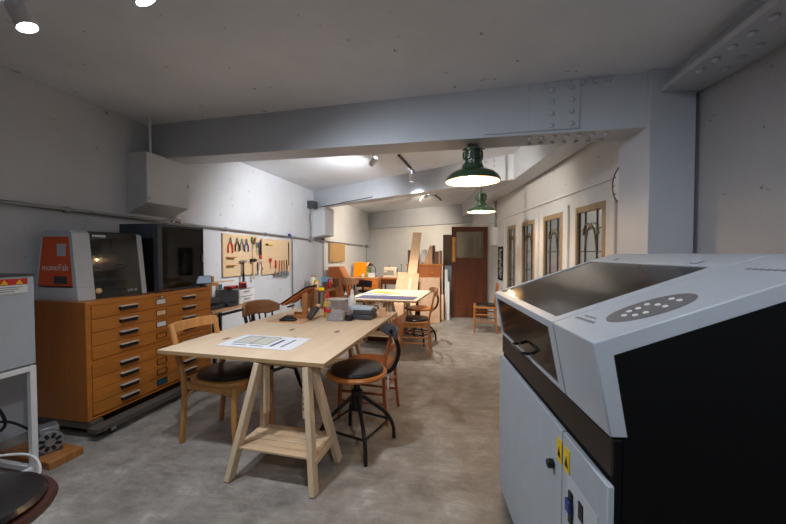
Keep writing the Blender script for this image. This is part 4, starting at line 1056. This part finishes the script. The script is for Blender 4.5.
for nm, lab, x, y, m_, r, h, lid_ in (('jar', 'cream jar on the low bench by the sloping cabinet', .12, .25, cream, .06, .25, ochre), ('jar', 'pale yellow jar on the low bench', .22, .2, peach, .05, .16, yellow),
                      ('can', 'red can on the low bench below the sloping lid', .42, .4, redwood, .045, .18, red), ('jar', 'dark glass jar at the edge of the low bench', .43, .12, darkwood, .045, .13, blackpl),
                      ('can', 'grey tin on the low bench close to the drop pipe', .07, .07, galv, .05, .15, steel)):
    t = thing(nm, lab, nm, WS(x, y)); G().lathe([(r*.92, 0), (r, .008), (r, h*.85), (r*.8, h*.92), (r*.8, h)], seg=18).build('body', m_, t); G().cyl((0, 0, h), (0, 0, h+.025), r*.86, seg=18).build('lid', lid_, t)
t = thing('blue_carton', 'light blue carton standing on the low bench beside the sloping cabinet', 'box', WS(.25, .58), LROT)
G().b(-.07, .13, -.06, .06, 0, .22).m(1).b(.131, .132, -.06, .06, .1, .16).build('box', [skyblue, white], t, bevel=.003)
t = thing('tape_roll', 'yellow roll of tape at the front of the low bench', 'tape', WS(.40, .02), 0)
G().lathe([(.035, 0), (.06, 0), (.06, .05), (.035, .05), (.035, 0)], seg=22, cap=False).build('roll', yellow, t)
t = thing('jar_stack_box', 'dark brown wooden box on the low bench behind the red can', 'box', WS(.32, .725), LROT)
G().b(-.05, .15, -.08, .08, 0, .18).m(1).b(.02, .08, -.083, -.08, .07, .11).build('box', [darkwood, brass], t, bevel=.003)

# ------------------------------------------------------------------ chest of drawers with leaning timber
t = thing('chest_of_drawers', 'brown wooden chest behind the leaning boards beside the open door', 'chest', (-.72, 7.46, 0), 0)
G().b(.02, .76, .02, .46, .06, 1.13).build('carcass', reddish, t, bevel=.004)
G().b(0, .79, 0, .48, 1.13, 1.165).build('top', seatw, t, bevel=.004)
for i in range(4):
    dr = G().b(.04, .74, 0, .02, .09+.257*i, .09+.257*i+.245).build('drawer', darkwood if i < 3 else reddish, t, bevel=.004)
    for x in (.22, .56): G().lathe([(.008, 0), (.008, .012), (.018, .018), (.014, .028), (.003, .03)], (x, 0, .21+.257*i), 12, Matrix.Rotation(PI/2, 3, 'X')).build('knob', brass, dr)
G().b(.04, .75, .02, .44, 0, .06).build('plinth', darkwood, t)
def CH(x, y, z=1.1655): return (-.72+x, 7.46+y, z)
def leaning(name, label, cat, base, w, h, th, ry, m_, rotz=0, lx=0):
    t = thing(name, label, cat, base, rotz); dirv = Vector((lx, ry, h))
    a = math.atan2(ry, h); b_ = math.atan2(lx, h)
    M = Euler((-a, b_, 0)).to_matrix(); ln = dirv.length
    cz = th/2*abs(math.sin(a))+w/2*abs(math.sin(b_))+.001
    G().box(M @ Vector((0, 0, ln/2))+Vector((0, 0, cz)), (w, th, ln), M).build(name.split('_')[-1] if name.split('_')[-1] in ('board', 'plank', 'post') else 'sheet', m_, t, bevel=.002)
    return t
leaning('tall_plank', 'tall pale plank leaning past the top of the chest', 'plank', (-.63, 6.52, 0), .19, 1.84, .028, 1.38, plankm, lx=.12)
leaning('wide_board', 'wide tan board leaning in front of the tall plank', 'board', (-.70, 6.33, 0), .44, .97, .02, .84, boardtan, lx=.06)
leaning('wide_board', 'greyish tan board leaning on the chest beside the tall plank', 'board', (-.22, 6.98, 0), .44, .88, .018, .40, boardgrey)
leaning('narrow_strip', 'narrow yellowish strip leaning on the wide tan board', 'strip', (-.64, 6.28, 0), .045, .88, .02, .80, pine, lx=.05)
leaning('timber_post', 'short square timber leaning at the corner of the chest by the door', 'timber', (.045, 7.25, 0), .06, .52, .05, .14, plankm)
for x, y, h, r, lab in ((.135, 7.55, 1.05, .035, 'long white cardboard tube standing beside the chest'), (.175, 7.40, .80, .028, 'shorter white tube standing nearest the open door')):
    t = thing('paper_tube', lab, 'tube', (x, y, 0)); G().lathe([(r, 0), (r, h), (r*.85, h), (r*.85, 0), (r, 0)], seg=18, cap=False).build('tube', whitegl, t)
leaning('grey_sheet_board', 'light grey sheet standing between the chest and the door', 'sheet', (.20, 7.82, 0), .20, 1.12, .01, .06, greysheet)
leaning('dark_board', 'tall dark plywood board standing half behind the door', 'board', (.17, 8.25, 0), .20, 1.83, .02, .12, darkply)
t = thing('timber_offcut', 'brown wooden panel standing upright on the near end of the chest top', 'panel', CH(.14, .3)); G().b(-.13, .13, 0, .03, 0, .30).build('panel', darkwood, t, bevel=.003)
t = thing('cloth_bag', 'crumpled white cloth bag on the chest top', 'bag', CH(.38, .26))
G().lathe([(.04, 0), (.10, .03), (.11, .10), (.075, .2), (.05, .27), (.07, .3), (.02, .31)], seg=14, sx=.9, sy=.6).build('bag', clothwhite, t)
t = thing('wood_wedge', 'pale triangular wooden piece standing on the chest top', 'wood piece', CH(.50, .12)); G().prism([(-.13, 0), (.05, 0), (.06, .36), (.02, .40), (.0, .39)], 0, .025).build('wedge', boardtan, t, bevel=.003)
t = thing('timber_strip', 'dark upright slat behind the triangular piece on the chest', 'slat', CH(.585, .22)); G().hexa([(-.03, 0, 0), (.03, 0, 0), (.03, .02, 0), (-.03, .02, 0)], [(-.04, .04, .40), (.03, .04, .40), (.03, .06, .40), (-.04, .06, .40)]).build('slat', darkply, t, bevel=.003)
for x, w_, h, lab in ((.655, .08, .27, 'short dark book-like wooden block beside the dark slat'), (.735, .065, .285, 'brown wooden block at the end of the chest top by the door')):
    t = thing('wood_block', lab, 'block', CH(x, .2)); G().b(-w_/2, w_/2, 0, .12, 0, h).build('block', bent if x > .7 else walnut, t, bevel=.003)

# ------------------------------------------------------------------ things on the window wall
def rwall(name, label, cat, y, z=0): return thing(name, label, cat, RW(y, 0, z), RROT)
t = rwall('wall_poster', 'narrow black poster with white writing on the window wall', 'poster', 6.62, .89)
G().b(-.012, -.002, 0, .36, 0, .63).build('board', blackmat, t)
g = G(); random.seed(3)
for kk in range(26):
    zz = .05+.021*kk; a = .05+random.random()*.12; b_ = a+.06+random.random()*.13
    g.b(-.0135, -.012, a, min(b_, .31), zz, zz+.006+.006*random.random())
g.build('writing', white, t)
t = rwall('fuse_box', 'white electrical box with conduit on the wall near the door', 'fuse box', 7.15, 1.55)
G().b(-.09, 0, -.1, .14, 0, .36).build('box', white, t, bevel=.006)
G().tube([(-.03, .02, .36), (-.03, .02, .93)], .014).tube([(-.03, -.08, .36), (-.03, -.08, .93)], .012).build('conduit', galv, t)
t = rwall('wall_clock', 'round wall clock with dark rim half hidden by the column', 'clock', 2.98, 1.95)
mxy = Matrix.Rotation(-PI/2, 3, 'Y')
G().lathe([(.16, 0), (.166, .02), (.162, .04), (.154, .042), (.152, .03)], seg=40, M=mxy, cap=False).build('rim', blackpl, t)
G().lathe([(.001, .042), (.10, .040), (.154, .036)], seg=40, M=mxy, cap=False).build('face', white, t)
g = G().box((-.046, 0, .04), (.004, .008, .09)).box((-.046, -.03, .0), (.004, .07, .008)); 
for kk in range(12):
    a = kk*PI/6; g.box((-.040, .135*math.sin(a), .135*math.cos(a)), (.003, .006, .022), Euler((-a, 0, 0)))
g.build('hands', blackpl, t)
t = rwall('light_switch', 'beige light switch plate under the wall clock', 'switch', 3.04, 1.52)
G().b(-.012, 0, -.035, .035, 0, .11).m(1).b(-.016, -.012, -.012, .012, .035, .075).build('plate', [bent, white], t, bevel=.002)
t = rwall('hanging_strap', 'dark narrow strap hanging under the light switch', 'strap', 3.05, 1.10)
G().b(-.012, -.004, -.02, .02, 0, .36).cyl((-.014, 0, .34), (0, 0, .34), .008).build('strap', darkwood, t)

# ------------------------------------------------------------------ laser cutter
t = thing('laser_cutter', 'large grey and black laser cutter with smoked lid beside the aisle', 'laser cutter', (.431, .943, 0), R(3.55))
ML, MDp = 1.146, .93
zt0 = 1.172; x0 = -.046; x1, zt1 = .50, 1.362; x2, zt2 = .615, 1.394; x3 = .93
def slope(x): return zt0+(zt1-zt0)*(x-x0)/(x1-x0)
SA = math.atan2(zt1-zt0, x1-x0)
G().b(.008, MDp, .0, ML, .0, .925).build('base_body', blackmat, t, bevel=.004)
dz0, dz1 = .05, .812
do = G().b(-.012, .006, .268, ML+.006, dz0, dz1).build('door', greypanel, t, bevel=.004)
G().cyl((-.012, .335, .66), (-.034, .335, .66), .016).build('lock_knob', blackpl, do, bevel=.003)
cp_ = G().b(-.012, .006, -.012, .262, dz0, dz1).build('control_panel', greypanel, t, bevel=.004)
G().b(-.0135, -.012, .03, .22, .30, .70).build('connector_plate', lightgrey, cp_)
g = G().b(-.02, -.0135, .175, .2, .56, .66); g.build('socket', blackpl, cp_, bevel=.002)
G().b(-.028, -.019, .172, .203, .595, .635).build('switch', bluepl, cp_, bevel=.003)
g = G().b(-.017, -.0135, .11, .135, .62, .67).b(-.016, -.0135, .07, .085, .55, .6).b(-.016, -.0135, .1, .12, .5, .52).b(-.016, -.0135, .05, .06, .44, .5); g.build('port', blackpl, cp_)
for y in (.283, .225):
    s_ = G().b(-.0145, -.0122, y-.02, y+.02, .70, .775).build('warning_sticker', yellow, t)
    G().prism([(y-.012, .715), (y+.012, .715), (y, .75)], -.0155, -.0145, 'x').build('warning_sign', blackpl, s_)
G().b(.002, .008, .0, ML, .83, .925).build('band', bandm, t)
# console end (fixed)
CE = .268
pr = [(0, .93), (x0, zt0), (x1, zt1), (x2, zt2), (x3, zt2+.004), (x3, .93)]
co = G().prism(pr, 0, CE).build('console', hoodgrey, t, bevel=.004)
ins = [(.042, .93), (.005, zt0-.03), (x1, zt1-.045), (x2+.02, zt2-.045), (x3+.0, zt2-.041), (x3+.0, .93)]
G().prism(ins, -.003, .02).build('side_panel', blackmat, t)
G().b(.03, MDp, -.003, .0, .0, .93).build('side_cover', blackmat, t)
# elliptical control panel on the slope
n_ = Vector((-math.sin(SA), 0, math.cos(SA))); uX = Vector((math.cos(SA), 0, math.sin(SA))); uY = Vector((0, 1, 0))
def S(x, y, h=0): return Vector((x, y, slope(x)))+n_*h
cx_, cy_ = .165, .118
g = G(); ell = [(cx_+.115*math.cos(a), cy_+.068*math.sin(a)) for a in [k2*2*PI/40 for k2 in range(40)]]
g.hexa([tuple(S(x, y, -.001)) for x, y in ell], [tuple(S(x, y, .0015)) for x, y in ell]); kp = g.build('keypad', mat('keypad_grey', (112, 110, 112), .4), t)
rotS = (0, -SA, 0)
for bx, by in ((-.07, .0), (-.055, -.025), (-.03, -.03), (-.02, .02), (-.045, .02), (.01, .03), (.02, .0), (.02, -.03), (.065, .012), (.065, -.018)):
    M = n_.to_track_quat('Z', 'Y').to_matrix(); G().lathe([(.0075, 0), (.0075, .002), (.006, .003)], S(cx_+bx, cy_+by, .0015), 12, M).build('button', white, kp)
g = G()
for yy, a, b_ in ((.085, .0, .03), (.085, .034, .055), (.072, .0, .04)): 
    pass
for q in range(6): g.box(S(.018+.001*q, .235-.018*q, .0008), (.011, .013, .001), Euler((0, -SA, 0)))
g.build('lettering', midgrey, t); g = G()
for q in range(4): g.box(S(.04+.001*q, .225-.016*q, .0008), (.006, .012, .001), Euler((0, -SA, 0)))
g.build('lettering', midgrey, t); g = G()
for q in range(6): g.box(S(.475, .18-.02*q, .0008), (.011, .013, .001), Euler((0, -SA, 0)))
g.build('lettering', midgrey, t)
# lid
ly0, ly1 = CE+.006, ML
lid = G()
fw = .035
def slopebar(ya, yb_, xa, xb_, th=.018):
    lid.hexa([tuple(S(xa, ya, -th)), tuple(S(xb_, ya, -th)), tuple(S(xb_, yb_, -th)), tuple(S(xa, yb_, -th))], [tuple(S(xa, ya)), tuple(S(xb_, ya)), tuple(S(xb_, yb_)), tuple(S(xa, yb_))])
slopebar(ly0, ly0+.045, x0, x1); slopebar(ly1-.02, ly1, x0, x1); slopebar(ly0+.045, ly1-.02, x0, x0+.032); slopebar(ly0+.045, ly1-.02, x1-.02, x1)
def FX(z): return x0*(z-.93)/(zt0-.93)
def frontbar(ya, yb_, za, zb_, th=.016):
    lid.hexa([(FX(za), ya, za), (FX(za)+th, ya, za), (FX(za)+th, yb_, za), (FX(za), yb_, za)], [(FX(zb_), ya, zb_), (FX(zb_)+th, ya, zb_), (FX(zb_)+th, yb_, zb_), (FX(zb_), yb_, zb_)])
frontbar(ly0, ly0+.05, .93, zt0); frontbar(ly1-.025, ly1, .93, zt0); frontbar(ly0+.05, ly1-.025, .93, .945); frontbar(ly0+.05, ly1-.025, zt0-.028, zt0)
lid.build('lid_frame', hoodgrey, t, bevel=.002)
g = G(); a_, b_ = ly0+.045, ly1-.02
g.hexa([tuple(S(x0+.032, a_, -.010)), tuple(S(x1-.02, a_, -.010)), tuple(S(x1-.02, b_, -.010)), tuple(S(x0+.032, b_, -.010))], [tuple(S(x0+.032, a_, -.005)), tuple(S(x1-.02, a_, -.005)), tuple(S(x1-.02, b_, -.005)), tuple(S(x0+.032, b_, -.005))])
g.build('top_glass', lidglass, t)
g = G(); a_, b_ = ly0+.05, ly1-.025; za, zb_ = .945, zt0-.028
g.hexa([(FX(za)+.005, a_, za), (FX(za)+.009, a_, za), (FX(za)+.009, b_, za), (FX(za)+.005, b_, za)], [(FX(zb_)+.005, a_, zb_), (FX(zb_)+.009, a_, zb_), (FX(zb_)+.009, b_, zb_), (FX(zb_)+.005, b_, zb_)])
g.build('front_glass', lidglass, t)
G().prism([(x1, zt1-.03), (x1, zt1), (x2, zt2), (x3, zt2+.004), (x3, .93), (x3-.04, .93), (x3-.04, zt2-.03), (x2, zt2-.03)], ly0, ly1).build('rear_hood', hoodgrey, t, bevel=.004)
for y in (.42, .95): G().box(S(x1+.012, y, .004), (.03, .035, .006), Euler((0, -SA, 0))).build('hinge', hoodgrey, t, bevel=.002)
G().prism([(.02, .93), (-.02, 1.13), (x1, zt1-.04), (x3-.05, zt2-.04), (x3-.05, .93)], ML-.02, ML-.001).build('far_end', hoodgrey, t)
ym = (ly0+ly1)/2
G().tube(curve([(-.005, ym-.085, .965), (-.03, ym-.08, .965), (-.04, ym-.06, .966), (-.04, ym+.06, .966), (-.03, ym+.08, .965), (-.005, ym+.085, .965)], 5), .007).build('lid_handle', blackpl, t)
g = G().tube([(.15, ly0+.02, 1.08), (.15, ly1-.03, 1.08)], .014).b(.1, .2, .6, .72, 1.03, 1.12).b(.03, x3-.05, ly0+.01, ly1-.02, .93, .95); g.build('gantry', darkgrey, t, bevel=.003)
G().b(.04, x3-.06, ly0+.005, ly1-.025, .951, .956).b(x3-.056, x3-.05, ly0+.005, ly1-.025, .956, zt2-.05).b(.06, x3-.06, ly0+.003, ly0+.008, .956, 1.12).build('work_tray', midgrey, t)
o_ = curve([(.16, .62, 1.1), (.25, .45, 1.20), (.30, .60, 1.22), (.33, .85, 1.22), (.42, 1.0, 1.25)], 8)
G().tube(o_, .012).build('cable_chain', blackpl, t)

# ------------------------------------------------------------------ lamps
def pendant(lab, x, y, zrim, ztop, r):
    t = thing('pendant_lamp', lab, 'pendant lamp', (x, y, zrim))
    h = r*.62
    pr_ = [(r, 0), (r*1.0, .006), (r*.93, h*.28), (r*.78, h*.48), (r*.55, h*.62), (r*.42, h*.72), (r*.38, h*.95), (r*.30, h*1.0)]
    G().lathe(pr_, seg=44, cap=False).build('shade', green, t)
    G().lathe([(q*.975, z-.004) for q, z in pr_[:-1]]+[(r*.05, h*.9)], seg=44, cap=False).build('inner_shade', cream, t)
    nk = h*.98
    g = G().lathe([(r*.30, nk), (r*.31, nk+.03), (r*.36, nk+.035), (r*.36, nk+.05), (r*.30, nk+.055), (r*.30, nk+.1), (r*.36, nk+.105), (r*.36, nk+.12), (r*.24, nk+.14), (r*.08, nk+.15)], seg=28)
    for k3 in range(3):
        a = k3*2*PI/3+.4; g.box((r*.36*math.cos(a), r*.36*math.sin(a), nk+.075), (.02, .02, .07), Euler((0, 0, a)))
    g.build('neck', green, t)
    G().cyl((0, 0, nk+.14), (0, 0, ztop-zrim), .011).cyl((0, 0, ztop-zrim-.02), (0, 0, ztop-zrim), .045).build('rod', iron, t)
    G().cyl((0, 0, h*.62), (0, 0, h*.9), .022).build('socket', cream, t)
    G().lathe([(.004, -.042), (.022, -.036), (.036, -.015), (.036, .006), (.024, .034), (.016, .05)], (0, 0, h*.45), 20).build('bulb', bulbm, t)
pendant('nearer green enamel pendant lamp hanging from the big beam', .26, 2.93, 1.985, 2.30, .222)
pendant('farther green enamel pendant lamp on a long rod', .53, 4.72, 1.94, 2.775, .185)

def spot_lamp(lab, loc, aim, watts, size, bodym=white, ztop=None, r=.04, col=(.90, .95, 1), face=None, soft=.06):
    t = thing('track_spotlight', lab, 'spotlight', loc)
    dv = (Vector(aim)-Vector(loc)).normalized(); M = dv.to_track_quat('Z', 'Y').to_matrix()
    G().lathe([(r*.6, -.10), (r*.9, -.095), (r, -.08), (r, .03), (r*.93, .03), (r*.9, .005)], (0, 0, 0), 20, M, cap=False).build('head', bodym, t)
    G().lathe([(.001, .005), (r*.9, .005)], (0, 0, 0), 20, M, cap=False).build('lens', ledm if face is None else face, t)
    if ztop is not None: G().cyl((0, 0, .03), (0, 0, ztop-loc[2]), .009).cyl((0, 0, ztop-loc[2]-.02), (0, 0, ztop-loc[2]), .03).build('stem', bodym, t)
    if watts:
        l = bpy.data.lights.new('spot', 'SPOT'); l.energy = watts; l.spot_size = R(size); l.spot_blend = .7; l.shadow_soft_size = soft; l.color = col
        o = bpy.data.objects.new('lamp_light', l); C.objects.link(o); o.location = dv*.035; o.rotation_euler = (-dv).to_track_quat('Z', 'Y').to_euler(); o.parent = t
    return t
spot_lamp('bright ceiling spotlight over the white chamber', (-2.20, 1.62, 2.63), (-1.3, 2.1, .3), 40, 100, ztop=2.76, r=.048, col=(.80, .89, 1))
spot_lamp('bright ceiling spotlight above the plan chest side, cut by the photo edge', (-1.385, 1.495, 2.61), (-.4, 2.5, .3), 132, 130, ztop=2.74, r=.048, col=(.84, .91, 1))
spot_lamp('small white spotlight just behind the big beam turned to the tool wall', (-.90, 4.62, 2.60), (-2.8, 6.6, .9), 275, 130, ztop=2.775, col=(.95, .97, 1))
spot_lamp('white spotlight hanging from the track before the second beam', (-.47, 5.77, 2.60), (-.42, 6.15, .6), 240, 104, ztop=2.765, col=(1, .95, .88))
spot_lamp('white spotlight beyond the second beam lighting the far wall', (-.31, 7.85, 2.66), (-2.0, 10.6, 1.1), 430, 115, ztop=2.775, col=(1, .84, .64))
spot_lamp('black spotlight beyond the second beam', (-.46, 8.1, 2.63), (-.9, 8.0, 1.8), 0, 60, bodym=blackpl, ztop=2.775, face=blackpl)
def track(lab, a, b_):
    a = Vector(a); b_ = Vector(b_); t = thing('lamp_track', lab, 'lamp track', a)
    G().bar((0, 0, 0), b_-a, .03, .025).build('rail', iron, t)
track('dark lamp track on the ceiling before the second beam', (-.575, 4.88, 2.762), (-.44, 5.88, 2.762))
track('dark lamp track on the ceiling beyond the second beam', (-.12, 8.36, 2.762), (.02, 9.17, 2.762))
# unseen lamps added to brighten the window wall and the near room
spot_lamp('added white spotlight hidden behind the big beam, brightening the window wall', (-.45, 3.75, 2.62), (1.2, 5.4, 1.2), 130, 100, ztop=2.775, col=(1, .92, .80))
for x, y, w in ((-1.2, -.9, 20), (.7, -.4, 95)):
    spot_lamp('added unseen fill spotlight behind the camera over the %s' % ('entry' if x > 0 else 'front floor'), (x, y, 2.60), (x*.6, y+1.3, .4), w, 140, ztop=2.70, col=(.84, .91, 1))

# ------------------------------------------------------------------ sky, camera, colour
w = bpy.data.worlds.new('World'); bpy.context.scene.world = w; w.use_nodes = True
w.node_tree.nodes['Background'].inputs[0].default_value = (.64, .63, .61, 1); w.node_tree.nodes['Background'].inputs[1].default_value = .75
cd = bpy.data.cameras.new('Camera'); cam = bpy.data.objects.new('Camera', cd); C.objects.link(cam)
cd.sensor_width = 36; cd.lens = 36*350/786; cd.clip_start = .02
cam.location = (0, 0, 1.4); cam.rotation_euler = (PI/2-math.atan(9/350), 0, R(7.65))
sc = bpy.context.scene; sc.camera = cam
sc.view_settings.view_transform = 'Standard'; sc.view_settings.look = 'None'; sc.view_settings.gamma = 1
sc.view_settings.exposure = -.2
sc.cycles.use_denoising = True; sc.cycles.max_bounces = 8; sc.cycles.transparent_max_bounces = 12
sc.cycles.caustics_reflective = False; sc.cycles.caustics_refractive = False; sc.cycles.sample_clamp_indirect = 6
